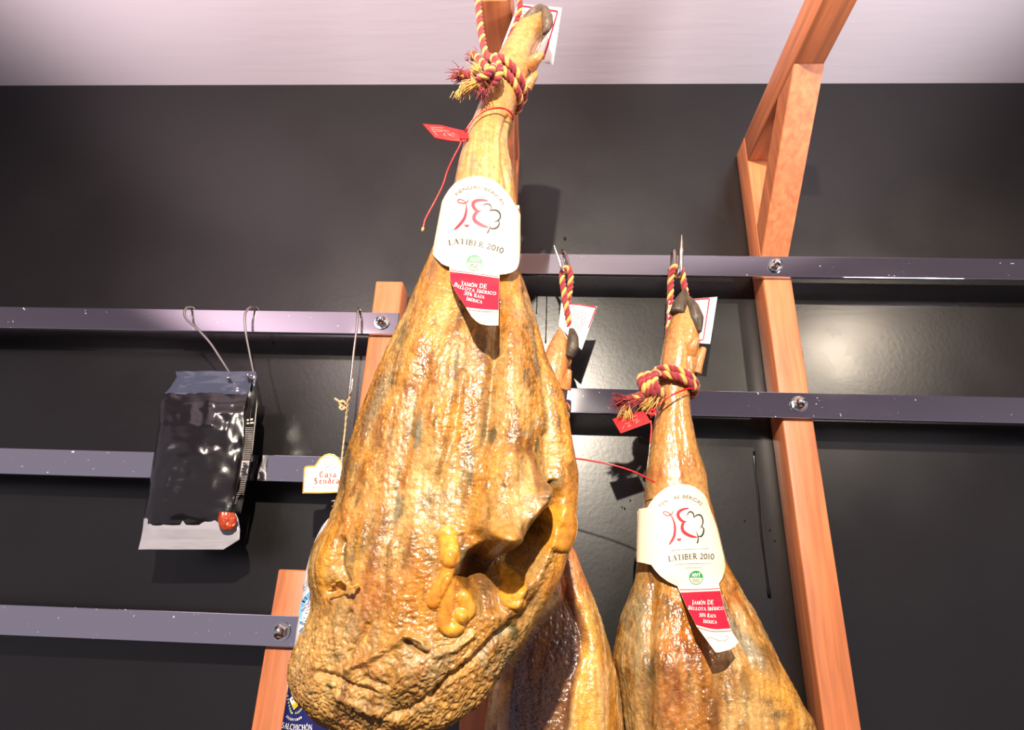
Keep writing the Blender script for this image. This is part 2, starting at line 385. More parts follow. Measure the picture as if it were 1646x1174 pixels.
# left-hand racks
xl0, xl1 = X(604, 452, Y_POST), X(648, 452, Y_POST)
rackL = thing('hanging_rack', (xl0, Y_POST, .9), 'wooden wall rack with flat-topped post and two steel rails left of the large ham', 'rack', 'wooden hanging racks')
post(rackL, xl0, xl1, .9, Z(620, 452, Y_POST))
rail(rackL, -1.7, X(641, 520, Y_RAIL), zt(500, 535.5), zt(500, 500.8), [(614, 518)])
rail(rackL, -1.7, X(600, 750, Y_RAIL), zt(480, 775.5), zt(480, 733), [])
xm0 = X(447, 916, Y_POST); xm1 = xm0+(xl1-xl0)
rackM = thing('hanging_rack', (xm0, Y_POST, .9), 'low wooden rack post with one steel rail beside the wrapped salami', 'rack', 'wooden hanging racks')
post(rackM, xm0, xm1, .9, Z(470, 916, Y_POST))
rail(rackM, -1.7, X(560, 1010, Y_RAIL), zt(420, 1039.5), zt(420, 988.5), [(452, 1016)])
# ------------------------------------------------------------------ hams
C3 = lambda r, g, b: np.array(lin(r, g, b)[:3])
TAN, ORANGE, BROWN, YELLOW, CREAM = C3(176, 128, 72), C3(180, 114, 38), C3(104, 60, 18), C3(214, 142, 46), C3(208, 164, 108)
MOLD, GREY, DARK, RUST, SKIN = C3(84, 72, 42), C3(122, 112, 92), C3(52, 36, 20), C3(158, 70, 22), C3(192, 132, 76)
def smooth1(a, s):
    k = np.exp(-.5*(np.arange(-3*s, 3*s+1)/s)**2); k /= k.sum(); p = np.pad(a, (3*s, 3*s), mode='reflect', reflect_type='odd')
    return np.convolve(p, k, 'valid')
class Ham:
    """a leg lofted through stations (left x,y, right x,y, axis distance, half thickness)"""
    def __init__(s, st, nr, nc, front_share=.72, sm=5):
        st = np.array(st, float); mid = (st[:, :2]+st[:, 2:4])/2
        L = np.concatenate([[0], np.cumsum(np.linalg.norm(np.diff(mid, axis=0), axis=1))]); t = np.linspace(0, L[-1], nr)
        c = [smooth1(np.interp(t, L, st[:, k]), sm) for k in range(6)]
        s.A = at(c[0], c[1], c[4]); s.B = at(c[2], c[3], c[4]); s.C = (s.A+s.B)/2; s.e = (s.B-s.A)/2; s.b = np.abs(c[5])
        s.rows = (c, t); nf = int(nc*front_share)
        th = np.concatenate([np.linspace(-np.pi, 0, nf, endpoint=False), np.linspace(0, np.pi, nc-nf, endpoint=False)])
        s.th = th; n = 2/2.25
        cx = np.sign(np.cos(th))*np.abs(np.cos(th))**n; sy = np.sign(np.sin(th))*np.abs(np.sin(th))**n
        s.P = s.C[:, None]+s.e[:, None]*cx[None, :, None]+np.array([0, 1.0, 0])*(s.b[:, None]*sy[None])[..., None]
        s.nr, s.nc = nr, nc
        s.calc()
    def calc(s):
        P = s.P; du = np.gradient(P, axis=0); dv = (np.roll(P, -1, 1)-np.roll(P, 1, 1))/2
        N = np.cross(du, dv); N /= np.linalg.norm(N, axis=2)[..., None]+1e-12
        if np.mean(np.einsum('ijk,ijk->ij', N, P-s.C[:, None])) < 0: N = -N
        s.N = N; px, py = proj(P.reshape(-1, 3)); s.px, s.py = px, py
        s.front = ss(.05, .45, -N.reshape(-1, 3)[:, 1])
    def push(s, h):
        s.P = s.P+s.N*h.reshape(s.nr, s.nc)[..., None]; s.calc()
    def surf_y(s, x, y, dflt=None):
        """front surface distance near a photograph position (nearest vertex)"""
        m_ = s.front > .02; d = (s.px[m_]-x)**2+(s.py[m_]-y)**2; i = np.argmin(d)
        return float(s.P.reshape(-1, 3)[m_][i][1])
    def build(s, name, parent, col, wet, relief):
        V = s.P.reshape(-1, 3); nr, nc = s.nr, s.nc
        i = np.arange(nr-1)[:, None]; j = np.arange(nc)[None]; k = (j+1) % nc
        Q = np.stack([i*nc+j, i*nc+k, (i+1)*nc+k, (i+1)*nc+j], -1).reshape(-1, 4)
        # outward winding
        a, b, c = V[Q[0, 0]], V[Q[0, 1]], V[Q[0, 3]]
        if np.cross(b-a, c-a)@s.N[0, 0] < 0: Q = Q[:, ::-1]
        tp = s.P[0].mean(0); bt = s.P[-1].mean(0); V2 = np.vstack([V, tp, bt]); n = nr*nc
        Fl = Q.tolist()+[[n, (q+1) % nc, q] for q in range(nc)]+[[n+1, (nr-1)*nc+q, (nr-1)*nc+(q+1) % nc] for q in range(nc)]
        o = obj(name, V2, Fl, M['ham'], parent)
        at_ = o.data.attributes.new('rind', 'FLOAT_COLOR', 'POINT')
        rgba = np.concatenate([np.clip(col*np.array([.98, 1.07, 1.0]), 0, 1), np.clip(wet, 0, 1)[:, None]], 1); rgba = np.vstack([rgba, rgba[:1], rgba[-1:]])
        at_.data.foreach_set('color', rgba.astype(np.float32).ravel())
        rl = o.data.attributes.new('relief', 'FLOAT', 'POINT'); rl.data.foreach_set('value', np.concatenate([relief, relief[:1], relief[-1:]]).astype(np.float32)); return o
def mixc(col, c, w): return col*(1-w[:, None])+c[None]*w[:, None]
def rind_noise(P, s=1.0, seed=0.0):
    p = P+seed
    return dict(big=fbm(p*np.array([16, 16, 9.])*s, 4), med=fbm(p*np.array([60, 60, 24.])*s, 4), fine=fbm(p*np.array([260, 260, 190.])*s, 2),
                worm=1-2*np.abs(fbm((p+.006*np.stack([perlin(p*70), perlin(p*70+9), perlin(p*70+31)], 1))*np.array([270, 270, 210.])*s, 2)),
                fib=fbm(p*np.array([110, 60, 9.])*s, 3))

# ---- large ham
ST = [(872,12,877,12,.572,.004),(864,15,882,17,.570,.010),(856,20,884,24,.568,.016),(844,31,884,40,.566,.020),(831,46,878,53,.565,.022),(821,62,868,66,.565,.022),(810,79,861,84,.565,.023),
 (800,96,856,104,.565,.024),(793,112,851,122,.565,.024),(787,132,843,140,.565,.024),(780,152,834,160,.565,.0235),(771,173,828,173,.565,.024),(762,195,825,193,.565,.025),
 (751,221,816,219,.565,.026),(743,243,818,241,.565,.028),(736,272,823,270,.566,.030),(728,310,829,310,.567,.032),(718,350,831,350,.568,.033),(706,385,831,388,.568,.035),
 (690,421,830,424,.569,.034),(671,464,845,464,.571,.037),(657,499,856,500,.573,.042),(641,530,864,530,.574,.048),(631,557,870,557,.574,.053),(616,592,882,592,.574,.059),(599,639,902,639,.574,.064),
 (573,703,919,703,.574,.067),(559,749,925,749,.574,.068),(549,793,926,793,.574,.069),(529,853,921,853,.574,.069),(515,877,914,880,.574,.069),(506,905,907,905,.574,.069),(503,932,901,928,.574,.068),(505,953,889,953,.574,.067),
 (504,976,874,978,.574,.066),(497,1002,859,1004,.574,.065),(482,1039,836,1039,.573,.063),(471,1073,809,1075,.572,.060),(473,1100,791,1102,.571,.056),(482,1123,771,1127,.570,.051),(499,1141,752,1143,.569,.045),
 (517,1155,731,1155,.568,.039),(538,1169,712,1169,.567,.032),(558,1178,690,1178,.566,.025),(590,1187,660,1187,.565,.014),(612,1190,638,1190,.565,.005)]
HB = Ham(ST, 800, 470)
P = HB.P.reshape(-1, 3); px, py = HB.px.copy(), HB.py.copy(); fr = HB.front.copy(); sd = lambda pts: poly_sd(px, py, pts)
H = np.zeros(len(P))
body = ss(430, 560, py)
# long muscle grooves and ridges of the upper half
H -= 7.5*fr*ss(470, 560, py)*(1-ss(690, 760, py))*np.exp(-(seg_dist(px, py, [(800, 500), (797, 570), (788, 640), (783, 700), (770, 740)])/9)**2)
H += 8.0*fr*np.exp(-(seg_dist(px, py, [(820, 520), (826, 600), (830, 690), (812, 760)])/26)**2)*body
H -= 3.5*fr*np.exp(-(seg_dist(px, py, [(846, 470), (862, 540), (876, 620), (884, 690), (893, 745)])/6)**2)
H -= 6.0*fr*np.exp(-(seg_dist(px, py, [(876, 700), (884, 750), (886, 800), (880, 840)])/8)**2)
H += 4.0*fr*np.exp(-(seg_dist(px, py, [(858, 480), (884, 570), (904, 660), (912, 740)])/9)**2)
H += 3.5*fr*body*np.exp(-(seg_dist(px, py, [(740, 540), (720, 640), (700, 740)])/22)**2)
H -= 3.0*fr*np.exp(-(seg_dist(px, py, [(690, 560), (665, 650), (645, 760), (630, 860)])/12)**2)
H -= 3.0*fr*np.exp(-(seg_dist(px, py, [(745, 600), (730, 690), (705, 780)])/7)**2)
H += 4.0*fr*np.exp(-(seg_dist(px, py, [(700, 460), (690, 520), (660, 600)])/20)**2)
# hip-bone lump and the hollow below it
K = [(690, 790), (735, 735), (800, 712), (865, 730), (878, 790), (868, 822), (845, 852), (828, 880), (800, 893), (783, 887), (768, 864), (728, 850)]
ramp = ss(700, 890, py+.25*(px-800))*ss(742, 806, px)
H += fr*36*ss(-3, 18, sd(K))*ramp
H += fr*9*blob(px, py, 862, 800, 18, 22, 25)+fr*13*blob(px, py, 797, 868, 26, 19, 10)-fr*7*blob(px, py, 799, 879, 13, 5, 10)-fr*6*blob(px, py, 826, 852, 5, 15, 25)
HO = [(756, 888), (772, 878), (784, 893), (800, 899), (829, 886), (849, 857), (871, 827), (884, 800), (891, 775), (899, 800), (882, 868), (862, 925), (832, 950), (815, 988), (775, 990), (758, 955), (735, 925)]
H -= fr*46*ss(-7, 13, sd(HO))*(1-.85*ss(892, 990, py-.12*(px-800)))
RIM = [(926, 770), (924, 845), (905, 925), (872, 985), (838, 1042), (800, 1092), (745, 1140), (700, 1160)]
H += fr*5*np.exp(-(seg_dist(px, py, RIM)/24)**2)
H -= fr*2*np.exp(-(seg_dist(px, py, [(898, 850), (890, 900), (868, 950), (840, 990), (800, 1020)])/7)**2)
# hanging fat strings
def string(pts, w, h):
    d = seg_dist(px, py, [tuple(q) for q in catmull(pts, 30)]); return fr*h*np.sqrt(np.clip(1-(d/w)**2, 0, 1)), ss(w*1.2, w*.55, d)
F_ = [string([(719, 862), (722, 880), (724, 896)], 17, 4.5), string([(724, 895), (718, 925), (704, 952), (697, 968)], 11, 4), string([(722, 935), (718, 975), (714, 1000), (722, 1011), (734, 1008), (739, 990)], 12, 5),
      string([(748, 962), (752, 978), (745, 988)], 14, 4), string([(838, 930), (832, 950), (824, 966)], 13, 4), string([(900, 826), (905, 850), (896, 872)], 15, 4), string([(828, 975), (838, 970)], 8, 2)]
FATW = np.zeros(len(P))
for h_, w_ in F_: H += h_; FATW = np.maximum(FATW, w_)
# torn flap at the left edge
H += fr*7*blob(px, py, 524, 905, 22, 48, 12)-fr*13*blob(px, py, 540, 948, 11, 9, -30)-fr*5*np.exp(-(seg_dist(px, py, [(552, 870), (548, 910), (556, 935)])/6)**2)
# creased lower end
H += fr*8*blob(px, py, 660, 1075, 70, 36, -20)
for pts, w_, h_ in (([(560, 1075), (600, 1055), (625, 1038), (655, 1022)], 7, 4.5), ([(655, 1020), (680, 1030), (685, 1042)], 5, 4), ([(655, 1030), (672, 1043), (686, 1046)], 3.5, -6), ([(742, 1072), (722, 1085), (705, 1100), (695, 1115)], 4, -7),
                    ([(820, 1010), (790, 1030), (772, 1050), (745, 1072)], 6, -4), ([(512, 1082), (545, 1092), (575, 1105), (600, 1110)], 5, -4), ([(640, 1060), (625, 1100), (590, 1090)], 6, -3), ([(690, 1115), (660, 1140), (620, 1150)], 5, -3.5),
                    ([(700, 1050), (730, 1042), (760, 1020)], 5, 3), ([(545, 1120), (590, 1140), (640, 1155)], 8, 3.5), ([(590, 1005), (575, 1030), (560, 1050)], 4, -4), ([(560, 985), (548, 1010)], 5, -4)):
    H += fr*h_*np.exp(-(seg_dist(px, py, pts)/w_)**2)
smoothfat = np.clip(FATW+np.exp(-(seg_dist(px, py, [(862, 500), (890, 570), (912, 660), (918, 740)])/9)**2)+blob(px, py, 912, 810, 14, 55, 6)+np.exp(-(seg_dist(px, py, [(908, 900), (880, 960)])/9)**2)+ss(470, 330, py), 0, 1)
NZ = rind_noise(P)
low = ss(940, 1080, py-.15*(px-600)); mid_ = body*(1-low)
H += (1-smoothfat)*(mid_*(.9*NZ['fib']+1.0*NZ['med']+.8*NZ['worm']*ss(-.6, .4, NZ['big'])+.55*NZ['fine'])+low*(2.0*NZ['med']+1.3*NZ['worm']+.9*NZ['fine']))
H += (1-body)*(.8*NZ['med']*ss(150, 250, py)+.25*NZ['fine']+.6*NZ['fib']*ss(190, 240, py))
H += body*2.5*NZ['big']
# sinews of the shank
H -= fr*2.2*np.exp(-(seg_dist(px, py, [(815, 190), (806, 225), (808, 260), (817, 310)])/3.5)**2)*1.2
H += fr*1.6*np.exp(-(seg_dist(px, py, [(770, 250), (756, 300), (748, 330)])/6)**2)
H -= fr*2.0*np.exp(-(seg_dist(px, py, [(866, 66), (858, 80), (856, 92)])/4)**2)
HB.push(H*.001)
def base_colour(NZ, n):
    col = np.repeat(TAN[None], n, 0)
    col = mixc(col, ORANGE, ss(-.35, .3, NZ['big']+.35*NZ['med']))
    col = mixc(col, BROWN, .85*ss(.0, .6, NZ['med']+.4*NZ['fib']))
    col = mixc(col, CREAM, .55*ss(.15, .8, -NZ['med']+.3*NZ['fine']))
    return col
n = len(P); col = base_colour(NZ, n); wet = .55+.5*NZ['big']
foot = ss(300, 170, py); col = mixc(col, SKIN, ss(440, 330, py)*.85); col = mixc(col, C3(180, 116, 64), foot*.7)
wsk = ss(150, 230, py)*ss(330, 290, py); col = mixc(col, CREAM, wsk*.6*ss(-.1, .5, NZ['fib'])); col = mixc(col, GREY, wsk*.5*ss(.2, .7, NZ['med']-.2*NZ['big']))
col = mixc(col, C3(176, 104, 44), .55*ss(560, 640, py)*ss(60, 20, seg_dist(px, py, [(690, 560), (640, 700), (600, 850)]))*ss(-.4, .2, NZ['fib']))
col = mixc(col, C3(206, 134, 58), .8*blob(px, py, 690, 500, 26, 60, 20))                     # smooth rind below the label
fx = P+.3; mold = ss(.25, .75, fbm(fx*np.array([75, 75, 30.]), 4)+.25*NZ['fib'])
col = mixc(col, MOLD, .9*mold*body); col = mixc(col, GREY, .75*ss(.35, .8, fbm((P-.7)*np.array([50, 50, 26.]), 4))*body)
for cx, cy, rx, ry, rot, c, w in ((648, 535, 7, 28, 15, MOLD, .9), (610, 640, 10, 60, 20, GREY, .7), (563, 745, 7, 60, 14, MOLD, .5), (635, 820, 6, 30, 10, GREY, .9), (575, 885, 13, 40, 25, MOLD, .8), (560, 1005, 12, 22, 15, GREY, .9), (540, 1055, 11, 10, 0, MOLD, .9), (586, 1047, 4, 8, 20, DARK, .9),
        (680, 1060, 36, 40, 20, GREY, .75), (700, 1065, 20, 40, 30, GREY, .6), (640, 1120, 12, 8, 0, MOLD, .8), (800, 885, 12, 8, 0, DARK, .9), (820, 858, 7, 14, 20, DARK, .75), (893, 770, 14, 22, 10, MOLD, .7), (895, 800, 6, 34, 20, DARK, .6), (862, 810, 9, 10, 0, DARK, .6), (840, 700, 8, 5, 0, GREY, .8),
        (855, 560, 5, 60, -12, GREY, .85), (850, 480, 4, 30, -14, GREY, .8), (885, 690, 7, 60, -8, CREAM, .8), (780, 690, 7, 60, 4, MOLD, .55), (690, 900, 14, 30, 10, MOLD, .6), (660, 930, 40, 40, 0, RUST, .35), (590, 960, 26, 50, 20, RUST, .55), (640, 980, 30, 60, 25, ORANGE, .6),
        (760, 560, 26, 50, 0, BROWN, .45), (765, 640, 22, 70, 4, BROWN, .4), (825, 560, 16, 60, -4, RUST, .35), (560, 1000, 40, 40, 0, TAN, .3), (600, 1075, 40, 14, 20, RUST, .5), (675, 1075, 6, 26, 25, RUST, .8), (590, 1060, 14, 8, -35, RUST, .6), (545, 1010, 18, 30, 0, TAN, .5),
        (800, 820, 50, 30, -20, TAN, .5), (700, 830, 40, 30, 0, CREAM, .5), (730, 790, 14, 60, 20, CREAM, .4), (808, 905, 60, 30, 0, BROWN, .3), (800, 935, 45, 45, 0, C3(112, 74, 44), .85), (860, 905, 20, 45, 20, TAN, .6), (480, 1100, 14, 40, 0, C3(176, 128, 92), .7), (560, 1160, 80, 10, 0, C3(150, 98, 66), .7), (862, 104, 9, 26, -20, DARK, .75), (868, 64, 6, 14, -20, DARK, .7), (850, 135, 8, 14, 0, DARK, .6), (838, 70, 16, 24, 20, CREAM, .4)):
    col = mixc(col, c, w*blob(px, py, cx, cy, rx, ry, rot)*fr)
fb2 = fbm((P+2.2)*np.array([150, 110, 15.]), 3); col = mixc(col, MOLD, .6*body*ss(.3, .8, fb2)*ss(-.5, .3, -NZ['big'])); col = mixc(col, C3(196, 128, 30), .5*body*ss(.3, .8, -fb2))
col = mixc(col, TAN, .55*low*ss(-.5, .1, NZ['big']))
col = mixc(col, C3(208, 132, 54), .8*np.clip(smoothfat-FATW-foot, 0, 1)*body)
col = mixc(col, YELLOW, .93*np.clip(FATW, 0, 1)); col = mixc(col, C3(196, 102, 26), .6*FATW*ss(.1, .6, NZ['big']))
col = mixc(col, YELLOW, .7*blob(px, py, 528, 912, 14, 50, 12)*ss(-.3, .2, NZ['med']))
wet = wet+.5*FATW-.55*low+.35*foot; wet = np.clip(wet, .05, 1)
large = thing('cured_ham', HB.C[400], 'large glossy cured ham hanging in front, its round end at the bottom of the view', 'ham', 'whole cured hams')
HB.build('rind', large, col, wet, np.clip(.3+.7*ss(380, 520, py)-.6*np.clip(smoothfat*body, 0, 1), .2, 1))

# ---- right-hand ham
ST = [(1099,476,1104,476,.838,.006),(1090,486,1116,488,.838,.018),(1082,503,1122,510,.838,.022),(1074,526,1124,532,.838,.025),(1066,555,1122,560,.838,.027),(1062,580,1123,584,.838,.028),(1059,605,1114,606,.838,.027),(1058,630,1107,632,.838,.0265),
 (1057,655,1108,655,.838,.027),(1052,673,1110,673,.838,.028),(1045,708,1117,708,.838,.031),(1042,735,1124,735,.837,.033),(1038,765,1135,765,.837,.035),(1036,800,1138,800,.837,.036),(1031,850,1152,850,.838,.036),(1024,905,1165,905,.840,.038),
 (1019,940,1186,940,.841,.041),(1006,968,1201,968,.842,.046),(996,998,1213,998,.841,.052),(989,1031,1229,1031,.839,.058),(986,1059,1242,1059,.835,.065),(994,1103,1264,1103,.836,.066),(1001,1147,1292,1147,.836,.067),(1006,1190,1312,1190,.836,.067),(1011,1250,1330,1250,.836,.066),
 (1011,1320,1325,1320,.834,.066),(1005,1390,1295,1390,.834,.055),(1040,1440,1240,1440,.834,.035),(1100,1462,1170,1462,.834,.008)]
HR = Ham(ST, 460, 300)
P = HR.P.reshape(-1, 3); px, py = HR.px.copy(), HR.py.copy(); fr = HR.front.copy(); NZ = rind_noise(P, 1.0, 3.1); body = ss(900, 1000, py)
H = body*(1.3*NZ['fib']+1.1*NZ['med']+.9*NZ['worm']*ss(-.4, .5, NZ['big'])+.5*NZ['fine']+2.0*NZ['big'])+(1-body)*(.25*NZ['fine']+.7*NZ['med']*ss(560, 760, py)+.5*NZ['fib']*ss(650, 720, py))
H += fr*6*np.exp(-(seg_dist(px, py, [(1195, 985), (1235, 1070), (1290, 1160)])/18)**2)-fr*4*np.exp(-(seg_dist(px, py, [(1185, 950), (1215, 1020), (1255, 1100)])/5)**2)
H += fr*5*np.exp(-(seg_dist(px, py, [(1090, 960), (1075, 1050), (1070, 1174)])/30)**2)-fr*4*np.exp(-(seg_dist(px, py, [(1050, 940), (1046, 1020), (1042, 1174)])/8)**2)
H -= fr*3*np.exp(-(seg_dist(px, py, [(1165, 1070), (1160, 1174)])/9)**2)
H -= fr*2.0*np.exp(-(seg_dist(px, py, [(1112, 552), (1106, 575), (1108, 600)])/3)**2)
HR.push(H*.001)
n = len(P); col = base_colour(NZ, n); col = mixc(col, SKIN, ss(900, 760, py)*.8); col = mixc(col, C3(194, 126, 76), ss(700, 600, py)*.6)
w = ss(700, 760, py)*ss(900, 840, py); col = mixc(col, RUST, .5*w*ss(0, .5, NZ['med']))
mold = ss(.25, .7, fbm((P+.9)*np.array([80, 80, 30.]), 4)); left_ = ss(1090, 1020, px-.05*(py-900))
col = mixc(col, MOLD, .75*mold*body); col = mixc(col, GREY, .7*body*left_*ss(.1, .6, fbm((P-.4)*np.array([70, 70, 22.]), 4)))
col = mixc(col, CREAM, .5*body*left_*ss(-.1, .5, NZ['fib']))
for cx, cy, rx, ry, rot, c, w in ((1105, 1030, 40, 40, 0, RUST, .55), (1085, 1130, 50, 60, 0, RUST, .5), (1150, 1140, 22, 50, 0, BROWN, .6), (1245, 1110, 22, 60, -35, YELLOW, .8), (1200, 1040, 10, 60, -35, GREY, .9), (1225, 1010, 8, 50, -28, GREY, .7), (1030, 1000, 16, 60, 8, GREY, .6), (1045, 1090, 12, 40, 0, MOLD, .7), (1250, 1150, 12, 8, 0, DARK, .8), (1235, 1130, 8, 6, 0, DARK, .7),
        (1195, 1140, 26, 40, 0, CREAM, .5), (1180, 960, 10, 30, -20, RUST, .6), (1040, 790, 6, 40, 0, GREY, .7)):
    col = mixc(col, c, w*blob(px, py, cx, cy, rx, ry, rot)*fr)
wet = np.clip(.6+.5*NZ['big']+.3*ss(900, 700, py), .1, 1)
right = thing('cured_ham', HR.C[200], 'labelled cured ham hanging at right from the upper steel rail', 'ham', 'whole cured hams')
HR.build('rind', right, col, wet, .3+.7*ss(820, 960, py))

# ---- ham behind the large one
ST = [(897,531,903,530,.850,.006),(888,544,915,546,.850,.018),(880,560,917,562,.850,.022),(872,580,914,580,.850,.025),(864,605,912,605,.850,.026),(860,630,908,630,.850,.026),(858,655,906,655,.850,.025),(852,680,903,682,.849,.025),
 (850,720,905,720,.845,.028),(848,770,910,770,.840,.032),(848,820,913,820,.832,.036),(846,873,919,873,.826,.041),(838,905,930,905,.824,.045),(828,935,943,935,.822,.048),(818,962,955,962,.82,.052),(806,999,969,999,.818,.057),
 (797,1050,982,1053,.816,.062),(791,1090,992,1090,.815,.065),(783,1135,998,1135,.815,.067),(777,1174,1001,1174,.815,.068),(772,1220,1002,1220,.815,.068),(770,1290,1000,1290,.815,.066),(780,1370,985,1370,.815,.056),(815,1425,950,1425,.815,.035),(860,1448,905,1448,.815,.008)]
HM = Ham(ST, 420, 260)
P = HM.P.reshape(-1, 3); px, py = HM.px.copy(), HM.py.copy(); fr = HM.front.copy(); NZ = rind_noise(P, 1.0, 6.7); body = ss(860, 960, py)
MEAT = [(912, 930), (905, 960), (860, 1000), (815, 1080), (806, 1174), (800, 1300), (900, 1300), (915, 1174), (925, 1110), (945, 1030), (938, 985), (922, 960)]
meat = ss(-4, 10, poly_sd(px, py, MEAT))
H = body*(1.0*NZ['fib']+.8*NZ['med']+.5*NZ['fine']+1.2*NZ['big'])+(1-body)*(.25*NZ['fine']+.5*NZ['med']*ss(600, 680, py))
H = H*(1-.2*meat)+meat*fr*(-7+1.2*NZ['worm'])
H -= fr*5*np.exp(-(seg_dist(px, py, [(905, 900), (910, 950), (925, 985), (938, 1020), (940, 1050)])/5)**2)
H += fr*5*np.exp(-(seg_dist(px, py, [(918, 900), (935, 960), (955, 1040), (960, 1174)])/15)**2)
H += fr*4*np.exp(-(seg_dist(px, py, [(795, 1110), (785, 1174)])/10)**2)
HM.push(H*.001)
n = len(P); col = base_colour(NZ, n); col = mixc(col, SKIN, ss(900, 760, py)*.85); col = mixc(col, C3(196, 122, 72), ss(700, 620, py)*.7)
col = mixc(col, C3(226, 176, 128), .7*body*(1-meat)*ss(-.2, .5, NZ['fib'])); col = mixc(col, C3(232, 160, 60), .8*np.exp(-(seg_dist(px, py, [(925, 980), (938, 1040), (940, 1174)])/22)**2)*(1-meat))
col = mixc(col, C3(178, 60, 28), .7*blob(px, py, 912, 955, 12, 40, -15)); col = mixc(col, C3(214, 120, 84), .6*np.exp(-(seg_dist(px, py, [(915, 880), (940, 950)])/8)**2))
col = mixc(col, C3(112, 66, 34), .92*meat); col = mixc(col, C3(70, 34, 26), .7*meat*ss(-.1, .5, NZ['fib'])); col = mixc(col, C3(60, 36, 44), .6*meat*ss(870, 830, px))
wet = np.clip(.55+.4*NZ['big']+.4*meat, .1, 1)
rear = thing('cured_ham', HM.C[200], 'partly hidden cured ham hanging behind the large one, dark meat side showing', 'ham', 'whole cured hams')
HM.build('rind', rear, col, wet, .3+.7*ss(820, 960, py))

# ---- trotters: horn and dew claws
def claw(name, parent, pts, rad, y, mt, flat=1.0, n=22, label=None):
    pts = np.array(pts, float); yy = np.broadcast_to(np.asarray(y, float), (len(pts),))
    P_ = catmull(at(pts[:, 0], pts[:, 1], yy), n); s_ = mpp(pts[0, 0], pts[0, 1], float(yy[0]))
    r = np.interp(np.linspace(0, 1, n), np.linspace(0, 1, len(rad)), rad)*s_
    ex = P_[0]-(P_[1]-P_[0])*.6; ey = P_[-1]+(P_[-1]-P_[-2])*.6
    P_ = np.vstack([ex, P_, ey]); r = np.concatenate([[r[0]*.55], r, [r[-1]*.5]])
    V, Fc = tube(P_, r, 18, flat=flat); V = np.asarray(V); nz = fbm(V*170, 3); V = V+.0007*nz[:, None]*np.array([.6, .3, 1])
    return obj(name, V, Fc, mt, parent, label=label)
claw('hoof', large, [(845, 33), (858, 22), (868, 16), (877, 14)], [7, 9.5, 8.5, 4], [.549, .549, .553, .562], M['hoof_pale'])
claw('hoof', large, [(876, 18), (880, 32), (879, 46), (874, 54)], [8, 9.5, 8.5, 4], [.552, .548, .548, .553], M['hoof_pale'])
claw('dewclaw', large, [(851, 106), (860, 97), (868, 90), (873, 86)], [13, 10.5, 7.5, 3.5], [.558, .551, .548, .547], M['skin'])
claw('dewclaw', large, [(846, 140), (853, 130), (859, 122), (862, 116)], [10, 8, 6, 3], [.565, .561, .560, .560], M['skin'])
claw('hoof', right, [(1089, 504), (1093, 490), (1098, 477), (1101, 467)], [12.5, 12, 8, 3.5], [.822, .824, .830, .838], M['hoof'])
claw('hoof', right, [(1104, 478), (1112, 492), (1119, 512), (1122, 534)], [5, 10, 11.5, 6], [.826, .822, .820, .822], M['hoof'])
claw('dewclaw', right, [(1106, 574), (1111, 562), (1116, 551), (1120, 544)], [12, 10, 7.5, 5], [.824, .814, .809, .808], M['skin'])
claw('dewclaw', right, [(1116, 598), (1122, 583), (1128, 568), (1131, 560)], [12, 9, 7, 5], [.838, .833, .830, .829], M['skin'])
claw('hoof', rear, [(919, 530), (921, 544), (920, 560), (915, 574)], [4.5, 9, 10, 7], [.838, .834, .833, .835], M['hoof'])
claw('dewclaw', rear, [(908, 625), (912, 610), (914, 601), (915, 595)], [10, 8, 6, 4], [.838, .831, .828, .827], M['skin'])

V, Fc = tube(catmull(np.array([at(x, y, d) for x, y, d in ((533, 950, .512), (540, 939, .506), (548, 934, .502), (556, 938, .501), (564, 944, .503), (571, 942, .505), (577, 939, .508))]), 40), .0034*(1+.35*np.sin(np.arange(40)*.9))*np.linspace(1, .5, 40)*.8, 10, flat=.35)
V = np.asarray(V); V = V+.0006*fbm(V*300, 2)[:, None]; M['fat'] = mat('yellow_fat', (206, 136, 50), .35, var=.3, vscale=160, coat=.3); obj('fat_curl', V, Fc, M['fat'], large)
